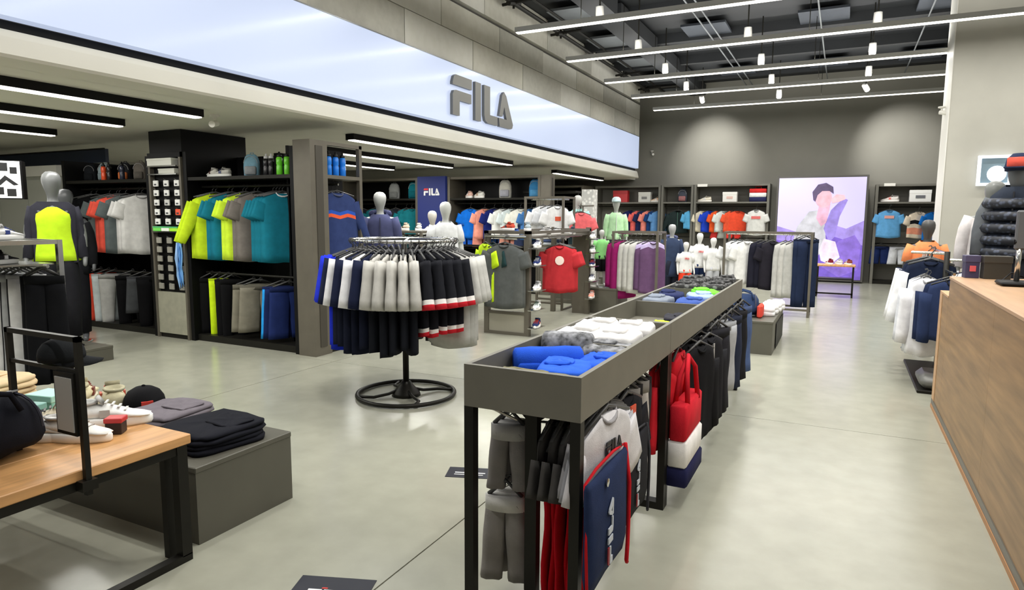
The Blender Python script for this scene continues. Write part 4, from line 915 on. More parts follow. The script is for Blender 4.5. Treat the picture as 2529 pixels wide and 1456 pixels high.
t = thing('wall_banner', 'deep blue band below the low ceiling at far left', 'banner', (-11.8,6.2,2.36)); part('panel', box(-1.1, 1.9, 0, 0.05, 0, 0.2), pla(26,40,66), t); part('rail', box(-1.1, 1.9, -0.02, 0.0, 0.19, 0.21), BLACKMETAL, t)

# ------------------------------------------------------------------ shoe stand with grey tees
SX0, SX1, SY0, SY1 = -4.34, -3.66, 7.82, 10.20
t = thing('shoe_stand', 'tall grey stand with shoe ledges on its posts and grey tees on its end', 'display stand', (SX0,SY0,0)); w, d = SX1-SX0, SY1-SY0
for x in (0, w-0.07):
    for y, h in ((0, 1.40 if x == 0 else 1.40), (d-0.07, 1.42)): part('post', box(x, x+0.07, y, y+0.07, 0, h), POSTMETAL, t)
part('top_bar', box(0, w, 0, 0.05, 1.36, 1.40), POSTMETAL, t); part('top_bar', box(0, w, d-0.05, d, 1.36, 1.40), POSTMETAL, t)
part('top_bar', box(w-0.05, w, 0.05, d-0.05, 1.36, 1.40), POSTMETAL, t); part('top_bar', box(0, 0.05, 0.05, d-0.05, 1.36, 1.40), POSTMETAL, t)
part('foot_bar', box(0.07, w-0.07, 0, 0.05, 0.0, 0.04), POSTMETAL, t); part('foot_bar', box(0.07, w-0.07, 0, 0.05, 0.28, 0.32), POSTMETAL, t)
part('low_panel', box(0.07, w-0.07, 0.015, 0.03, 0.04, 0.28), mat('stand_panel', (166,162,148), 0.4, 0.3), t)
part('shelf', box(0.03, w-0.03, 0.05, d-0.05, 1.30, 1.32), POSTMETAL, t)
part('end_panel', box(w-0.30, w-0.07, d-0.04, d-0.02, 0.0, 1.36), POSTMETAL, t)
part('hang_rail', MB().tube([(0.03,-0.03,1.33),(w-0.03,-0.03,1.33)], 0.012, 8), CHROME, t)
part('hang_rail', MB().tube([(w+0.02,0.6,1.30),(w+0.02,d-0.5,1.30)], 0.012, 8), CHROME, t)
zs = [1.18,0.95,0.62,0.36,0.12]
sc = [((230,230,228),(40,50,110)),((40,52,100),(230,230,230)),((235,235,235),(120,120,120)),((228,228,226),(40,90,70)),((40,50,90),(220,70,50))]
for j, (y0, nm) in enumerate(((0.06,'near'),(d-0.16,'far'))):
    for i, z in enumerate(zs if j == 0 else [1.24,1.02,0.80,0.56,0.28]):
        part('shoe_ledge', box(w+0.001, w+0.13, y0-0.10, y0+0.20, z-0.012, z), CHROME, t)
        cu, cl = sc[(i+2*j) % 5]
        if j == 1 and i == 4: cu, cl = (225,150,130), (240,240,240)
        shoe('%s sneaker on the %s shoe post, %s ledge from the top' % ('pink' if cu[0] == 225 else ('navy' if cu[0] == 40 else 'white'), nm, ordn[i]), (SX1+0.065, SY0+y0+0.05, z), pi+0.25, cu, (240,240,236), cl, 'sneakers on the shoe posts')
for k in range(6):
    c = (92,94,92) if k else (88,91,90)
    top('dark grey tee on the end of the shoe stand, %s' % ('frontmost' if k == 0 else ordn[k]+' from the front'), (-3.99+0.02*(k % 2),7.74+0.012*k,1.345), 0.05, c, w=0.56, L=0.86, T=0.035, seed=k, group='grey tees on the shoe stand', fold=0.014) if k < 3 else None
for k in range(2): top(('lime tee peeking out left of the grey tees','dark green tee just left of the grey tees')[k], (-4.30+0.10*k,7.80+0.03*k,1.345), -0.5, ((200,235,40),(36,60,62))[k], w=0.40, L=0.80, T=0.03, seed=k)
for k in range(4):
    top('red tee%s on the side of the shoe stand, %s from front' % (' with round print' if k == 0 else '', ordn[k]), (-3.60,8.70+0.04*k,1.30), 0.55, (186,50,56), w=0.46, L=0.68, T=0.03, seed=k, group='red tees on the shoe stand', logo=('round',(245,225,215),0.065,0.22) if k == 0 else None)
for k, (x, y, c, lab) in enumerate(((-3.75,7.95,(190,205,215),'pale blue sneaker on top of the shoe stand, front right'),(-4.05,7.95,(215,90,70),'orange sneaker on top of the shoe stand, front middle'),(-4.2,8.3,(60,90,160),'blue sneaker on top of the shoe stand, left'),(-3.8,8.5,(235,235,235),'white sneaker on top of the shoe stand, behind the front pair'),(-3.85,9.1,(225,225,225),'white sneaker on top of the shoe stand, middle'),(-3.75,9.6,(90,110,130),'slate sneaker on top of the shoe stand, rear'),(-4.1,9.5,(230,228,225),'white sneaker on top of the shoe stand, rear left'))):
    shoe(lab, (x,y,1.40 if k < 2 else 1.32), 0.5+0.6*k, c, (242,240,236), (60,60,64), 'sneakers on top of the shoe stand')
# white tees on a tall stand behind
h_rack('tall thin stand with white tees behind the shoe stand', -4.9, -4.2, 10.3, 10.8, 1.93, None, POSTMETAL, 1.88)
for k in range(3):
    top('white tee%s on the tall stand behind the shoes, %s from the right' % (' with red print' if k == 0 else '', ordn[k]), (-4.33-0.13*k,10.35,1.885), 0.75, (232,232,232) if k % 2 == 0 else (206,208,212), w=0.44, L=0.56, T=0.03, seed=k, group='white tees on the tall stand', logo=('block',(220,90,60),0.05,0.22) if k == 0 else None)
for k in range(3):
    solid('folded_towel', MB().box(-0.15, 0.15, -0.1, 0.1, 0, 0.05, bev=0.02), fab(*((236,236,234),(70,84,120),(200,205,210))[k]), ('white folded towel on the tall stand base','navy folded towel under the white one','grey folded towel under the navy one')[k], 'towel', (-4.4,10.32,1.21-0.052*k), 0.3, 'towels', True)
part('low_shelf', box(-0.33, 0.33, -0.24, 0.24, 1.085, 1.105), POSTMETAL, bpy.data.objects['clothes_stand.001'])
# mint and coral mannequin further back, with a patterned column
m = mannequin('pale mannequin in a mint top and coral skirt behind the shoe stand', (-4.40,11.5,0.42), 0.4, (196,196,192), 1.60); wear_top(m, (170,222,216), 0.865, 0.34); wear_pants(m, (40,60,66), 0.865)
platform('small dark platform under the mint mannequin', -4.75, -4.05, 11.2, 11.85, 0.42)
for k in range(3):
    top('coral pink tee beside the patterned column, %s' % ('frontmost','second','third')[k], (-4.26-0.05*k,11.30-0.0*k+0.05*k,1.78), 0.55, (238,112,116), w=0.42, L=0.42, T=0.03, seed=k, group='coral tees by the column')
t = thing('post_stand', 'single post stand carrying the coral pink tees', 'clothes rack', (-4.22,11.35,0.0))
part('hang_bar', MB().tube([(-0.3,0.3,1.785),(0.25,-0.2,1.785)], 0.012, 8), POSTMETAL, t); part('post', MB().tube([(-0.05,0.07,0.012),(-0.05,0.07,1.785)], 0.015, 8), POSTMETAL, t); part('base_plate', MB().box(-0.2, 0.15, -0.10, 0.2, 0, 0.015, bev=0.004), POSTMETAL, t)
t = thing('patterned_column', 'slim white column with a grey repeating pattern near the back', 'column', (-4.5,12.4,0))
part('shaft', box(-0.12, 0.12, -0.12, 0.12, 0, 2.12), mat('white_pattern_panel', (214,213,208), 0.5, 0, 'speckle', 14, 0.22), t); part('base', box(-0.14, 0.14, -0.14, 0.14, 0, 0.05), POSTMETAL, t)

# ------------------------------------------------------------------ second wall block with the navy banner
Y2 = 12.2
shelf_unit('black backed shelf unit beside the navy banner, blue and pink tees', -7.68, -5.47, Y2, Y2+0.7, 2.42, (1.97,0.98), ((1.86,0.2),(0.9,0.2)))
t = thing('corner_post', 'taupe corner post at the end of the banner shelf unit', 'post', (-5.36,Y2,0)); part('shaft', box(-0.10, 0.11, -0.02, 0.2, 0, 2.42), POSTMETAL, t); part('post_groove', box(0.111, 0.115, 0.05, 0.13, 0.1, 2.36), mat('groove_grey'), t)
t = thing('navy_banner', 'navy vertical banner with red and white lettering behind the round rack', 'banner', (-8.06,Y2-0.05,0))
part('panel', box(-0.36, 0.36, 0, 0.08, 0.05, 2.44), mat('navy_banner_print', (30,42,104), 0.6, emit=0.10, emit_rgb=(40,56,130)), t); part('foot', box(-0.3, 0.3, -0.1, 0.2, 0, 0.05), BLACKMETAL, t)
part('print', lettering(0.155, 0.006, (0,1,1,1,1)), [pla(222,50,56), pla(245,245,245)], t, loc=(-0.19,-0.007,2.03))
shelf_unit('black backed shelf unit left of the navy banner with teal tees', -10.6, -8.45, Y2, Y2+0.7, 2.42, (1.97,0.98), ((1.86,0.2),(0.9,0.2)))
shelf_unit('black backed shelf unit hidden behind the corner shelf', -12.8, -10.62, Y2, Y2+0.7, 2.42, (1.97,0.98), ((1.86,0.2),(0.9,0.2)))
for k, (x, c) in enumerate(((-8.75,(24,112,122)),(-8.9,(24,112,122)),(-9.2,(40,44,52)),(-9.5,(140,142,140)),(-9.8,(24,100,112)),(-10.2,(36,38,44)))):
    top('%s tee left of the navy banner, %s from it' % (('teal','teal','charcoal','grey','teal','black')[k], ordn[k]), (x,Y2+0.2,1.86), 0.5, c, w=0.46, L=0.66, T=0.03, seed=k, group='tees left of the banner')
for k, (x, c) in enumerate(((-8.8,(30,110,120)),(-9.1,(26,28,34)),(-9.5,(30,110,120)),(-9.9,(40,42,46)))):
    pants('%s trousers low left of the navy banner, %s from it' % (('teal','black','teal','charcoal')[k], ordn[k]), (x,Y2+0.2,0.90), 0.5, c, 0.36, 0.6, 0.03, k, 'trousers left of the banner')
backpack('teal backpack on the shelf left of the navy banner', (-8.75,Y2+0.3,1.97), 0.3, (24,120,134), 0.9); backpack('silver grey backpack on the shelf further left of the banner', (-9.3,Y2+0.3,1.97), 0.3, (150,152,150), 0.85)
shoe('pink and white shoe on the banner unit shelf', (-7.25,Y2+0.2,1.97), 0.8, (230,190,175), (245,242,236), (240,240,240), None, 1.3); shoe('white shoe beside the pink one on the banner unit shelf', (-7.02,Y2+0.2,1.97), 1.2, (240,238,232), (245,242,236), (180,150,120), None, 1.3)
backpack('white and grey backpack in the middle of the banner unit shelf', (-6.42,Y2+0.3,1.97), 0.2, (204,202,192), 0.9, (180,180,190)); backpack('sky blue backpack beside the corner post of the banner unit', (-5.72,Y2+0.3,1.97), 0.2, (66,140,196), 0.9, (90,160,210))
for k, (x, c, rz) in enumerate(((-7.2,(20,110,215),0.15),(-6.85,(245,160,140),0.9),(-6.62,(30,40,110),0.9),(-6.42,(240,242,238),0.9),(-6.22,(220,232,232),0.9),(-6.0,(238,238,226),0.5),(-5.75,(70,120,180),0.9))):
    top('%s tee on the upper rail right of the navy banner' % ('royal blue front facing','salmon pink','navy','white','pale mint','cream with black patch','slate blue')[k], (x,Y2+0.18,1.86), rz, c, w=0.50, L=0.64, T=0.03, seed=k, logo=('round',(24,24,28),0.07,0.25) if k == 5 else None)
for k, (x, c) in enumerate(((-7.3,(40,100,200)),(-6.9,(244,160,140)),(-6.55,(30,60,110)),(-6.25,(246,170,150)),(-5.9,(50,60,90)))):
    pants('%s shorts on the low rail right of the navy banner' % ('blue','salmon pink left','navy','salmon pink right','slate')[k], (x,Y2+0.18,1.50), 0.3, c, 0.40, 0.5, 0.03, k, 'shorts on the banner unit', short=True, name='shorts', cat='shorts')
m = mannequin('silver grey mannequin in a dark blue hooded jacket behind the round rack', (-6.03,7.75,0.0), 0.62, (168,170,168), 1.98); wear_top(m, (74,78,112), 1.07, 0.64, long=True, zipc=(50,54,80), hood=(60,64,96)); wear_pants(m, (34,36,48), 1.07)
m = mannequin('white headed mannequin in a white tee behind the round rack', (-5.17,8.16,0.0), 0.75, (206,208,204), 1.84); wear_top(m, (230,232,234), 0.995, 0.62); wear_pants(m, (40,40,46), 0.995, True)
m = mannequin('mannequin wearing a white print tee in front of the navy banner', (-6.35,9.6,0.0), 0.5, (190,186,178), 1.72); wear_top(m, (206,204,200), 0.93, 0.60); wear_pants(m, (60,58,64), 0.93)
h_rack('low dark stand with pants between the banner and round rack', -6.6, -5.9, 8.6, 9.1, 1.35, 1.34, POSTMETAL, 1.28)
for k in range(5): pants('%s joggers on the low dark stand near the banner, %s from the right' % (('charcoal','grey','teal','navy','black')[k], ordn[k]), (-6.0-0.12*k,8.85,1.28), 0.9, ((50,50,54),(120,120,122),(24,104,112),(34,40,70),(28,28,30))[k], 0.34, 0.9, 0.028, k, 'joggers near the banner')
shoe('white sneaker on the low dark stand near the banner', (-6.05,8.75,1.35), 0.7, (236,236,232), (244,244,240), (60,60,60), None, 1.1); shoe('cream sneaker on the low dark stand near the banner', (-6.35,8.8,1.35), 0.9, (232,214,190), (244,240,232), (60,60,60), None, 1.1)
# things beyond the corner post, below the low ceiling
shelf_unit('dark shelf unit deep under the low ceiling with red bag on top', -9.2, -6.5, 17.4, 18.7, 2.45, (2.02,1.0), ((1.9,0.2),(0.9,0.2)))
backpack('small coral red bag high beyond the corner post', (-5.72,13.05,2.12), 0.3, (232,78,62), 0.75); t = thing('ledge_stand', 'dark high ledge stand beyond the corner post', 'shelf', (-5.55,13.0,0))
part('ledge', box(-0.6, 0.6, -0.2, 0.3, 2.08, 2.12), BLACKMETAL, t)
for x in (-0.5, 0.45): part('leg', box(x, x+0.05, 0.2, 0.25, 0, 2.08), BLACKMETAL, t)

# ------------------------------------------------------------------ back wall
YBK = 18.22
BACKG = mat('back_unit_grey', (112,110,102), 0.6, 0.05, 'noise', 3, 0.06)
shelf_unit('grey shelf bay at the left end of the back wall, coral and navy tees', -6.45, -4.54, YBK, 18.74, 2.46, (2.0,), ((1.88,0.2),(1.05,0.2)), BACKG, BACKG)
shelf_unit('narrow grey shelf bay in the back wall with a dark jacket', -4.53, -3.65, YBK, 18.74, 2.46, (2.0,), ((1.88,0.2),(1.05,0.2)), BACKG, BACKG)
shelf_unit('wide grey shelf bay left of the purple poster, orange tees', -3.64, -1.72, YBK, 18.74, 2.46, (2.0,), ((1.88,0.2),(1.05,0.2)), BACKG, BACKG)
shelf_unit('grey shelf bay right of the purple poster, blue tees', 0.66, 2.6, YBK, 18.74, 2.40, (1.98,), ((1.86,0.2),(0.98,0.2)), BACKG, BACKG)
pack('red box on the back wall shelf above the green mannequin', (-5.72,18.4,2.0), 0, 0.42, 0.2, 0.33, [(206,50,56),(190,40,46)])
pack('white printed box on the back wall shelf beside the red box', (-5.02,18.4,2.0), 0, 0.34, 0.2, 0.28, [(214,214,208)], (120,120,120))
shoe('pale peach shoe on the back wall shelf, left of pair', (-4.85+0.15,18.36,2.0), 1.4, (240,205,175), (245,240,230), (220,220,220), None, 1.3); backpack('dark round backpack in the narrow back bay', (-3.98,18.42,2.0), 0, (70,74,84), 0.85, (160,110,110))
shoe('cream shoe on the shelf of the wide back bay', (-3.38,18.36,2.0), 1.4, (240,232,214), (245,240,230), (220,220,220), None, 1.35); pack('white box with faint print on the wide back bay shelf', (-2.72,18.4,2.0), 0, 0.36, 0.2, 0.26, [(240,238,232)], (225,190,180))
t = thing('gym_bag', 'red, white and navy banded bag at the right end of the wide back bay', 'bag', (-2.02,18.4,2.0))
for nm, z0, z1, c in (('navy_band',0,0.12,(44,46,84)),('white_band',0.12,0.23,(240,240,238)),('red_band',0.23,0.34,(214,52,52))): part(nm, MB().box(-0.21, 0.21, -0.1, 0.1, z0, z1, bev=0.012), fab(*c), t, True)
part('handle', MB().tube([(-0.08,0,0.33),(-0.06,0,0.40),(0.06,0,0.40),(0.08,0,0.33)], 0.01, 6), fab(214,52,52), t)
for k, (x, w) in enumerate(((-3.42,0.26),(0.95,0.24))):
    solid('shelf_sign', MB().box(-w/2, w/2, -0.02, 0.0, 0, 0.07, bev=0.004), WHITEPAINT, ('small white header sign above the wide back bay','small white header sign above the bay right of the poster')[k], 'sign', (x,YBK,2.40-0.05*k))
for k, (x, c, nm) in enumerate(((-5.45,(36,40,90),'navy'),(-5.2,(240,110,104),'coral'),(-5.05,(34,44,84),'dark navy'),(-4.9,(246,146,132),'salmon'),(-4.74,(30,66,120),'deep blue'),(-4.62,(100,150,205),'light blue'))):
    top('%s tee in the left back bay' % nm, (x,18.42,1.88), 0.75, c, w=0.50, L=0.62, T=0.035, seed=k)
top('dark green jacket in the narrow back bay', (-4.08,18.36,1.88), 0.1, (40,52,52), w=0.56, L=0.62, T=0.05, long=True, name='jacket', cat='jacket', zipc=(70,110,96)); top('sky blue tee at the right of the narrow back bay', (-3.75,18.3,1.88), 0.9, (96,176,224), w=0.40, L=0.5, T=0.05)
for k, (x, c, nm) in enumerate(((-3.42,(236,226,200),'cream'),(-3.24,(40,74,205),'royal blue'),(-3.02,(240,96,48),'orange red'),(-2.88,(222,232,228),'pale mint'),(-2.66,(240,92,60),'orange'),(-2.52,(238,84,56),'bright orange front'))):
    top('%s tee in the wide back bay' % nm, (x,18.42,1.88), 0.75 if k < 5 else 0.35, c, w=0.50, L=0.58, T=0.035, seed=k)
for k, (x, c, nm) in enumerate(((-3.0,(214,60,60),'red left'),(-2.82,(170,176,170),'grey'),(-2.6,(226,62,52),'red right'))):
    pants('%s shorts under the orange tees in the wide back bay' % nm, (x,18.40,1.32), 0.3, c, 0.34, 0.22, 0.04, k, None, short=True, name='shorts', cat='shorts')
top('white tee with red print left of the purple poster', (-2.02,18.18,1.90), 0.0, (222,222,218), w=0.46, L=0.66, T=0.06, logo=('block',(226,110,106),0.11,0.20)); pants('red shorts with navy waist under the white printed tee', (-2.55,18.40,1.05), 0.0, (226,52,58), 0.36, 0.36, 0.05, 1, None, short=True, waist=(30,40,90), name='shorts', cat='shorts')
top('light blue tee with print in the bay right of the poster', (0.98,18.14,1.90), 0.0, (104,172,226), w=0.50, L=0.66, T=0.06, logo=('block',(235,170,160),0.10,0.17))
top('cream, black and salmon block tee at the right of the bay beside the poster', (1.58,18.2,1.86), 0.5, (238,222,200), w=0.50, L=0.62, T=0.05, bands=((0.3,0.45,1),(0.62,0.85,2)), extra=((30,30,34),(244,160,130))); top('bright blue tee at the far right of the bay beside the poster', (1.88,18.25,1.86), 0.6, (26,112,200), w=0.5, L=0.72, T=0.05)
shoe('white shoe on the shelf right of the poster', (0.98,18.36,1.98), 1.2, (236,230,226), (245,240,236), (230,120,110), None, 1.4); pack('white box with small black mark right of the poster', (1.60,18.4,1.98), 0, 0.44, 0.22, 0.28, [(244,244,242)], (110,112,118))
pants('navy trousers low in the bay right of the poster', (0.85,18.3,0.98), 0.2, (30,44,90), 0.40, 0.42, 0.05, 0, short=True); pants('white shorts low in the bay right of the poster', (1.22,18.3,0.98), 0.2, (222,224,230), 0.36, 0.42, 0.05, 1, short=True)
# the big poster lightbox
t = thing('poster_lightbox', 'large lavender backlit poster of a crouching figure on the back wall', 'poster', (-0.52,YBK-0.06,0.03))
part('frame', MB().box(-1.03, 1.03, 0.0, 0.3, 0.0, 2.60), mat('poster_frame', (96,94,90), 0.5, 0.3), t)
pm_ = mat('poster_lavender', (205,198,240), 0.5, emit=0.36, emit_rgb=(200,192,246)); face = part('printed_sheet', box(-0.98, 0.98, -0.012, 0.0, 0.05, 2.55), pm_, t)
def pp(name, poly, c, em, lay): part(name, MB().prism(poly, 0.0015, 'y', -0.0125-0.0015*lay), mat('poster_'+name+str(lay), c, 0.5, kind='noise', scale=5, amt=0.22, emit=em*0.72, emit_rgb=c), face)
def ell(cx, cz, rx, rz, n=18, a0=0.0): return [(cx+rx*cos(2*pi*k/n+a0), cz+rz*sin(2*pi*k/n+a0)) for k in range(n)]
pp('sky_patch', [(-0.98,1.35),(-0.5,1.2),(0.0,1.5),(0.6,1.3),(0.98,1.5),(0.98,0.05),(-0.98,0.05)], (160,140,220), 0.45, 1)
pp('haze', [(-0.98,1.0),(-0.4,0.9),(0.2,1.15),(0.98,0.9),(0.98,0.05),(-0.98,0.05)], (118,92,196), 0.42, 2)
pp('jacket', [(-0.62,0.85),(-0.50,1.35),(-0.25,1.72),(0.02,1.76),(0.12,1.4),(0.18,0.9),(0.0,0.6),(-0.4,0.6)], (196,196,206), 0.40, 3)
pp('leg_shape', [(0.1,0.35),(0.45,1.0),(0.80,1.15),(0.95,0.9),(0.90,0.3),(0.5,0.1)], (136,108,208), 0.42, 3)
pp('sleeve_shape', [(0.10,1.3),(0.24,1.75),(0.50,2.05),(0.60,2.0),(0.44,1.6),(0.36,1.1),(0.24,0.95)], (150,132,214), 0.42, 4)
pp('neck_shape', [(-0.08,1.55),(-0.02,1.95),(0.22,1.9),(0.16,1.45),(0.04,1.35)], (222,170,196), 0.42, 4)
pp('face_shape', ell(0.06,2.05,0.19,0.24), (226,176,192), 0.44, 5)
pp('hair_shape', [(-0.17,2.0),(-0.2,2.2),(-0.08,2.38),(0.10,2.42),(0.26,2.32),(0.28,2.15),(0.18,2.22),(0.02,2.22),(-0.08,2.12),(-0.12,1.96)], (92,78,112), 0.3, 6)
pp('hand_shape', [(0.22,2.02),(0.34,2.14),(0.52,2.12),(0.55,2.02),(0.40,1.95),(0.26,1.92)], (232,184,196), 0.44, 6)
pp('shirt_shape', [(0.02,0.75),(0.12,1.05),(0.38,0.98),(0.50,0.6),(0.30,0.4),(0.08,0.5)], (232,214,234), 0.46, 6)
# small bench table in front of the poster
t = thing('display_bench', 'small wood topped bench with shoes in front of the poster', 'bench', (-0.08,14.9,0))
part('top_board', MB().box(-0.36, 0.36, -0.2, 0.2, 0.62, 0.655, bev=0.004), TW, t)
for x in (-0.34, 0.31):
    for y in (-0.18, 0.15): part('leg', box(x, x+0.03, y, y+0.03, 0, 0.62), BLACKMETAL, t)
part('lower_shelf', box(-0.34, 0.34, -0.17, 0.17, 0.36, 0.38), BLACKMETAL, t); part('foot_bar', box(-0.34, 0.34, -0.18, -0.15, 0.06, 0.09), BLACKMETAL, t)
for k in range(3): shoe(('dark red shoe on the bench before the poster','white shoe on the bench before the poster','brown shoe on the bench before the poster')[k], (-0.20+0.17*k,14.88,0.655), 0.4, ((130,40,60),(232,228,232),(150,80,70))[k], (240,236,230), (220,220,220))

# ------------------------------------------------------------------ middle distance racks and mannequins
h_rack('tall steel rack near the poster with white, black and grey clothes', -1.75, -0.42, 11.45, 11.95, 1.36, None, POSTMETAL, 1.32)
for k, (x, c, L, nm) in enumerate(((-1.62,(225,226,226),0.72,'white tee'),(-1.52,(225,226,226),0.72,'white tee'),(-1.42,(232,232,230),0.72,'white tee'),(-1.20,(34,34,46),0.78,'black vest'),(-1.10,(30,30,42),0.78,'black vest'),(-1.02,(38,36,44),0.8,'charcoal tee'),(-0.82,(190,190,186),0.92,'light grey dress'),(-0.74,(196,195,190),0.92,'light grey dress'),(-0.66,(186,186,182),0.92,'light grey dress'),(-0.54,(34,44,70),1.1,'navy trousers'),(-0.48,(34,44,70),1.1,'navy trousers'))):
    lab = '%s on the steel rack near the poster, %s from the left' % (nm, ordn[k])
    if k < 9: top(lab, (x,11.62,1.32), 0.55, c, w=0.40, L=L, T=0.035, seed=k, group='clothes on the rack near the poster', sleeves='vest' not in nm and 'dress' not in nm, name=nm.split()[-1].replace('tee','t_shirt'), cat=nm.split()[-1])
    else: pants(lab, (x,11.62,1.32), 0.55, c, 0.36, L, 0.04, k, 'clothes on the rack near the poster')
bench = platform('low olive bench beyond the long tray stand with white folded clothes', -1.55, -0.655, 8.08, 9.5, 0.395)
part('open_end_shade', box(0.005, 0.012, 0.37, 1.37, 0.02, 0.32), BLACK, bench)  # black sheet painting the shade inside an open bench end
bag_duffel('navy bag with white and red end on the low olive bench', (-1.04,8.42,0.395), 0.2, (44,60,92), 0.36, 0.15); solid('pouch', MB().box(-0.03, 0.03, -0.12, 0.12, 0, 0.16, bev=0.02), fab(222,80,66), 'red end pocket beside the navy bag on the bench', 'pouch', (-0.83,8.40,0.395))
for k in range(4): folded('white folded tee on the low olive bench, %s' % ('front','second from the front','third from the front','rear')[k], (-0.80+0.02*k,8.62+0.24*k,0.395), 0.1, (226,226,226), 0.24, 0.26, 0.10, seed=k, group='white tees on the bench')
for k in range(2): shoe(('navy shoe at the back of the low olive bench, left','navy shoe at the back of the low olive bench, right')[k], (-1.12+0.14*k,9.1,0.395), 0.2, (44,64,120), (232,232,230), (230,230,230), None, 1.1)
h_rack('steel rack with magenta, grey and purple tops left of the tray stand', -3.35, -2.62, 10.4, 10.9, 1.36, None, POSTMETAL, 1.32)
for k, (x, c, L, nm) in enumerate(((-3.28,(142,30,96),0.78,'magenta'),(-3.20,(142,30,96),0.95,'long magenta'),(-3.08,(196,196,190),0.82,'light grey marl'),(-3.0,(200,200,195),0.82,'light grey'),(-2.92,(196,196,190),0.86,'pale grey front'),(-2.80,(104,76,110),0.80,'purple with lilac yoke left'),(-2.72,(104,76,110),0.84,'purple with lilac yoke right'))):
    top('%s top on the rack left of the tray stand' % nm, (x,10.5,1.32), 0.62, c, w=0.44, L=L, T=0.045, seed=k, sleeves=False, name='top', cat='top', bands=((0.0,0.12,1),) if k > 4 else (), extra=((200,186,226),) if k > 4 else ())
platform('dark low plinth holding the green torso', -3.95, -3.25, 10.3, 10.95, 0.42)
m = mannequin('small pale mannequin in a bright green tee left of the purple rack', (-3.60,10.55,0.42), 0.5, (190,190,186), 0.98); wear_top(m, (150,228,140), 0.53, 0.62); wear_pants(m, (30,30,34), 0.53, True)
platform('low grey plinth under the green capped mannequin', -5.0, -4.3, 14.3, 14.9, 0.22)
m = mannequin('pale mannequin in a light green jacket and white cap near the back', (-4.65,14.6,0.22), 0.4, (186,188,184), 1.80); wear_top(m, (196,238,190), 0.973, 0.62, long=True, zipc=(235,240,235)); wear_pants(m, (60,62,70), 0.973)
part('cap', MB().lathe([(0.10,1.70),(0.104,1.74),(0.09,1.79),(0.05,1.82),(0.01,1.825)], 14, sy=1.15), fab(214,232,236), m, True); part('cap_brim', box(-0.07, 0.07, -0.22, -0.09, 1.715, 1.725), fab(214,232,236), m)
m = mannequin('child mannequin in a dark hooded coat, left of the white tee group', (-2.76,12.0,0.0), 0.55, (170,172,172), 1.50); wear_top(m, (54,66,92), 0.81, 0.86, long=True, hood=(100,106,140)); wear_pants(m, (36,40,52), 0.81)
m = mannequin('child mannequin in white tee and orange red trousers, front of the group', (-2.48,11.9,0.06), 0.55, (222,222,218), 1.12); wear_top(m, (234,234,232), 0.605, 0.60, logo=((226,110,110),0.05)); wear_pants(m, (236,70,44), 0.605)
m = mannequin('child mannequin in white tee and navy shorts, middle of the group', (-2.30,12.2,0.06), 0.55, (224,224,220), 1.28); wear_top(m, (238,238,236), 0.692, 0.60, logo=((226,120,120),0.05)); wear_pants(m, (34,50,86), 0.692, True)
m = mannequin('child mannequin in white tee and pale trousers, right of the group', (-2.05,12.15,0.06), 0.55, (226,226,222), 1.20); wear_top(m, (236,236,234), 0.649, 0.60); wear_pants(m, (196,198,204), 0.649)
platform('low grey plinth under the child mannequins', -2.7, -1.85, 11.75, 12.4, 0.06)

# ------------------------------------------------------------------ right side: rack, counter and things on it
t = thing('four_way_rack', 'dark four way clothes rack beside the wooden counter end', 'clothes rack', (0.92,7.55,0))
part('pole', MB().tube([(0,0,0.03),(0,0,1.28)], 0.025, 10), BLACKMETAL, t, True); part('base_plate', MB().box(-0.22, 0.14, -0.60, 0.9, 0.0, 0.03, bev=0.006), BLACKMETAL, t)
part('base_cover', MB().box(-0.20, 0.10, -0.58, -0.1, 0.03, 0.16, bev=0.05), mat('rack_base_grey', (110,110,106), 0.4, 0.3), t, True)
part('arm', MB().tube([(0,0,1.26),(0,1.25,1.26)], 0.013, 8), CHROME, t); part('arm', MB().tube([(0,0,1.10),(0,-0.55,1.10)], 0.013, 8), CHROME, t); part('arm', MB().tube([(0,0,1.26),(-0.28,0.2,1.26)], 0.013, 8), CHROME, t); part('arm', MB().tube([(0,0,1.2),(0.3,0.1,1.2)], 0.013, 8), CHROME, t)
top('navy padded jacket on the front arm of the four way rack', (0.92,7.03,1.10), 0.0, (40,52,84), w=0.40, L=0.56, T=0.07, long=True, name='jacket', cat='jacket', slen=0.45, ang=0.1, drop=0.05, collar=(24,26,34)); top('navy padded jacket just behind the front one', (0.90,7.16,1.10), 0.0, (36,46,76), w=0.40, L=0.56, T=0.05, long=True, name='jacket', cat='jacket', slen=0.45, ang=0.1, drop=0.05)
for k in range(3): top('long white jacket on the four way rack, %s from the front' % ordn[k], (0.735-0.01*(k % 2),7.20+0.12*k,1.10), 0.1, (232,232,236) if k % 2 == 0 else (214,216,222), w=0.28, L=0.74, T=0.04, long=True, seed=k, group='white jackets on the four way rack', name='jacket', cat='jacket', slen=0.50, ang=0.14, drop=0.05)
for k in range(4): top('white and dark navy track jacket on the rear arm, %s from the front' % ordn[k], (0.80+0.02*(k % 2),7.62+0.16*k,1.30), -0.15, (26,34,54), sl=(236,236,238) if k % 2 == 0 else (30,38,60), w=0.46, L=0.62, T=0.045, long=True, seed=k, group='track jackets on the rear arm', name='track_jacket', cat='jacket', slen=0.52, ang=0.25)
for k in range(3): top('%s jacket at the back of the rear arm' % ('orange red','coral red','scarlet')[k], (0.86+0.02*k,8.30+0.1*k,1.26), -0.1, ((240,88,60),(236,80,66),(214,50,48))[k], w=0.42, L=0.64, T=0.04, long=True, seed=k, name='jacket', cat='jacket', slen=0.5, ang=0.2)
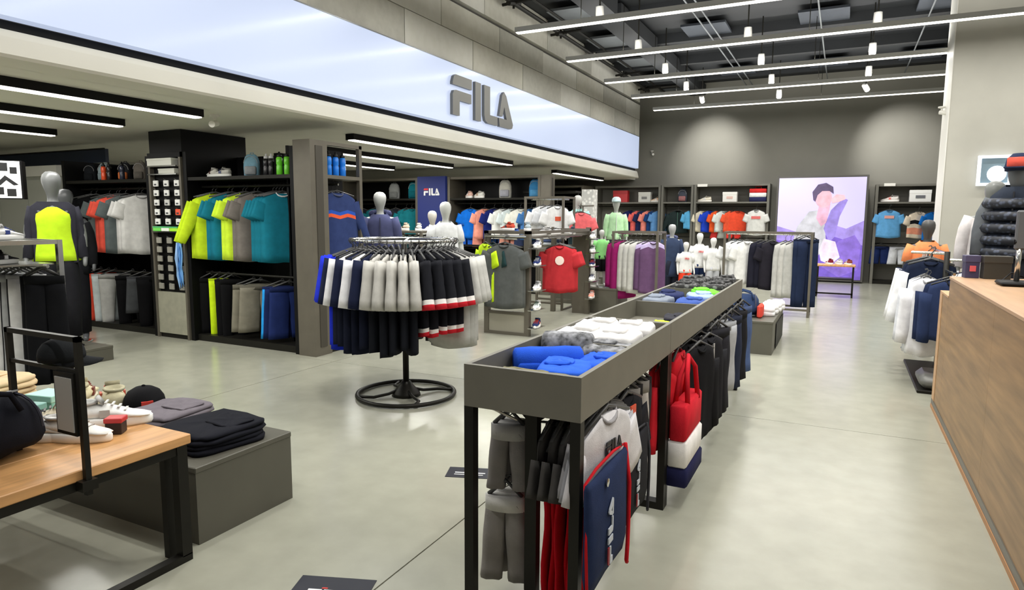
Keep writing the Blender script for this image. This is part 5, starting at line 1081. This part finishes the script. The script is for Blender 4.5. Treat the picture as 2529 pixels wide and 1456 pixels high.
m = mannequin('dark mannequin in a salmon orange tee behind the four way rack', (0.92,9.3,0.0), 0.05, (70,70,68), 1.62); wear_top(m, (240,148,96), 0.876, 0.62, logo=((200,196,190),0.05)); wear_pants(m, (40,40,46), 0.876)
CW = mat('walnut_counter', (150,118,80), 0.42, 0, 'wood_y', 2.2, 0.28)
CWL = mat('light_wood_edge', (198,158,116), 0.45, 0, 'wood_y', 2.5, 0.12)
t = thing('wooden_counter', 'long walnut wood checkout counter along the right edge', 'counter', (0.77,6.5,0))
for k in range(4):
    y1 = -0.45-1.7*k; part('front_board', box(0.0, 0.02, y1-1.7+0.002, y1, 0.06, 1.13), CW, t)
part('front_board', box(0.0, 0.02, -0.448, 0.0, 0.06, 0.985), CW, t)
part('carcass', box(0.02, 0.72, -7.2, -0.46, 0.0, 1.12), CW, t); part('low_end', box(0.02, 0.62, -0.46, -0.005, 0.0, 0.98), CW, t)
part('end_edge', box(-0.004, 0.62, -0.004, 0.012, 0.06, 0.995), CWL, t); part('low_top', box(-0.004, 0.62, -0.448, 0.012, 0.986, 1.0), CWL, t)
part('counter_top', MB().box(-0.006, 0.80, -7.25, -0.45, 1.131, 1.155, bev=0.004), mat('counter_top_wood', (186,150,116), 0.4, 0, 'wood_y', 2.2, 0.12), t)
part('toe_kick', box(0.04, 0.7, -7.2, -0.02, 0.0, 0.06), mat('toe_kick_steel', (110,108,100), 0.35, 0.6), t); part('steel_strip', box(-0.006, 0.0, -7.2, 0.0, 0.03, 0.075), mat('toe_kick_steel'), t); part('base_strip', box(-0.010, 0.0, -7.2, 0.0, 0.0, 0.03), mat('orange_wood_strip', (176,128,84), 0.5), t); part('edge_strip', box(-0.004, -0.0005, -0.12, 0.0, 0.076, 0.985), CWL, t)
t = thing('payment_stand', 'silver pole monitor stand on a black base on the counter', 'monitor stand', (1.06,5.42,1.155))
part('base', MB().box(-0.10, 0.16, -0.12, 0.12, 0.0, 0.03, bev=0.012), BLACK, t, True); part('pole', MB().tube([(0.0,0,0.03),(0.0,0.0,0.30)], 0.016, 10), CHROME, t, True)
part('screen_back', MB().box(-0.03, 0.34, -0.02, 0.02, 0.24, 0.50, bev=0.01), mat('screen_back_grey', (96,98,100), 0.4, 0.2), t); part('screen', box(-0.01, 0.32, 0.02, 0.024, 0.26, 0.48), pla(20,22,26), t); part('hinge', MB().tube([(-0.03,0.0,0.29),(0.05,0.0,0.29)], 0.02, 8), BLACK, t)
pack('box printed navy, white and red at the counter end', (0.885,5.98,1.155), 0.1, 0.09, 0.09, 0.17, [(60,56,88),(74,70,100)], (214,90,96)); pack('dark olive box beside the printed box on the counter', (1.035,5.96,1.155), 0.1, 0.17, 0.10, 0.17, [(58,55,48),(64,61,54)])
t = thing('printer', 'black receipt printer behind the monitor stand', 'printer', (1.30,5.75,1.155)); part('body', MB().box(-0.10, 0.12, -0.1, 0.1, 0, 0.14, bev=0.015), BLACK, t); part('lid', MB().box(-0.09, 0.11, -0.08, 0.08, 0.14, 0.155, bev=0.006), pla(40,40,42), t); part('paper_slot', box(-0.07, 0.07, -0.102, -0.098, 0.09, 0.10), pla(200,200,200), t); part('cable', MB().tube([(-0.1,0,0.02),(-0.2,0.04,0.06),(-0.26,-0.02,0.01),(-0.2,-0.1,0.008)], 0.006, 6), BLACK, t, True)
# mannequins behind the counter
PUFF = (52,58,70)
m = mannequin('mannequin in a red fronted cap and dark patterned puffer vest behind the counter', (1.44,7.66,0.30), -0.35, (100,104,108), 1.86); wear_top(m, PUFF, 1.06, 0.60, sl=False, zipc=(30,32,40)); wear_pants(m, (40,42,48), 1.0)
for i in range(5):
    z = 0.98+0.115*i; part('puffer_rib', MB().tube([(0.222*cos(a), 0.142*sin(a), z) for a in [2*pi*q/22 for q in range(22)]], 0.05, 8, True), mat('puffer_print', (58,64,78), 0.5, 0, 'speckle', 26, 0.7), m, True)
for s_ in (-1,1): part('sleeve', MB().tube([(s_*0.165,0.01,1.47),(s_*0.22,0.015,1.33),(s_*0.25,0.02,1.17),(s_*0.26,-0.06,0.95)], [0.09,0.095,0.085,0.06], 12), fab(104,108,112), m, True)
part('cap', MB().lathe([(0.112,1.74),(0.118,1.78),(0.105,1.85),(0.06,1.90),(0.01,1.905)], 14, sy=1.18), fab(42,50,76), m, True); part('cap_front', MB().box(-0.075, 0.075, -0.15, -0.09, 1.77, 1.86, bev=0.01), fab(232,96,80), m, True); part('cap_brim', MB().box(-0.08, 0.08, -0.25, -0.10, 1.755, 1.768, bev=0.004), fab(42,50,76), m)
m = mannequin('grey headed mannequin in a long white top behind the counter', (1.33,8.02,0.15), -0.2, (126,128,124), 1.86); wear_top(m, (232,226,224), 1.005, 0.80, long=True); wear_pants(m, (232,232,232), 1.0)
platform('low plinth under the white topped mannequin behind the counter', 0.98, 1.62, 7.86, 8.4, 0.15)
platform('plinth under the red capped mannequin behind the counter', 1.15, 1.85, 7.3, 7.85, 0.30)
t = thing('wall_frame', 'white lit square frame on the pale pier behind the counter', 'frame', (1.95,11.96,2.08))
for nm, a in (('frame_bar',(-0.21,0.21,0.40,0.44)),('frame_bar',(-0.21,0.21,0.0,0.04)),('frame_bar',(-0.21,-0.17,0.04,0.40)),('frame_bar',(0.17,0.21,0.04,0.40))): part(nm, box(a[0], a[1], -0.05, 0.02, a[2], a[3]), mat('frame_white_lit', (240,244,248), 0.4, emit=0.7, emit_rgb=(240,246,255)), t)
part('inner_panel', box(-0.17, 0.17, 0.0, 0.02, 0.04, 0.40), mat('frame_inner', (120,140,150), 0.4), t); part('glow_disc', MB().lathe([(0.12,0),(0.115,0.02),(0.06,0.03)], 20), mat('glow_white', (245,250,255), 0.4, emit=0.9, emit_rgb=(245,250,255)), t, loc=(0.03,-0.01,0.17), rot=(pi/2,0,0))
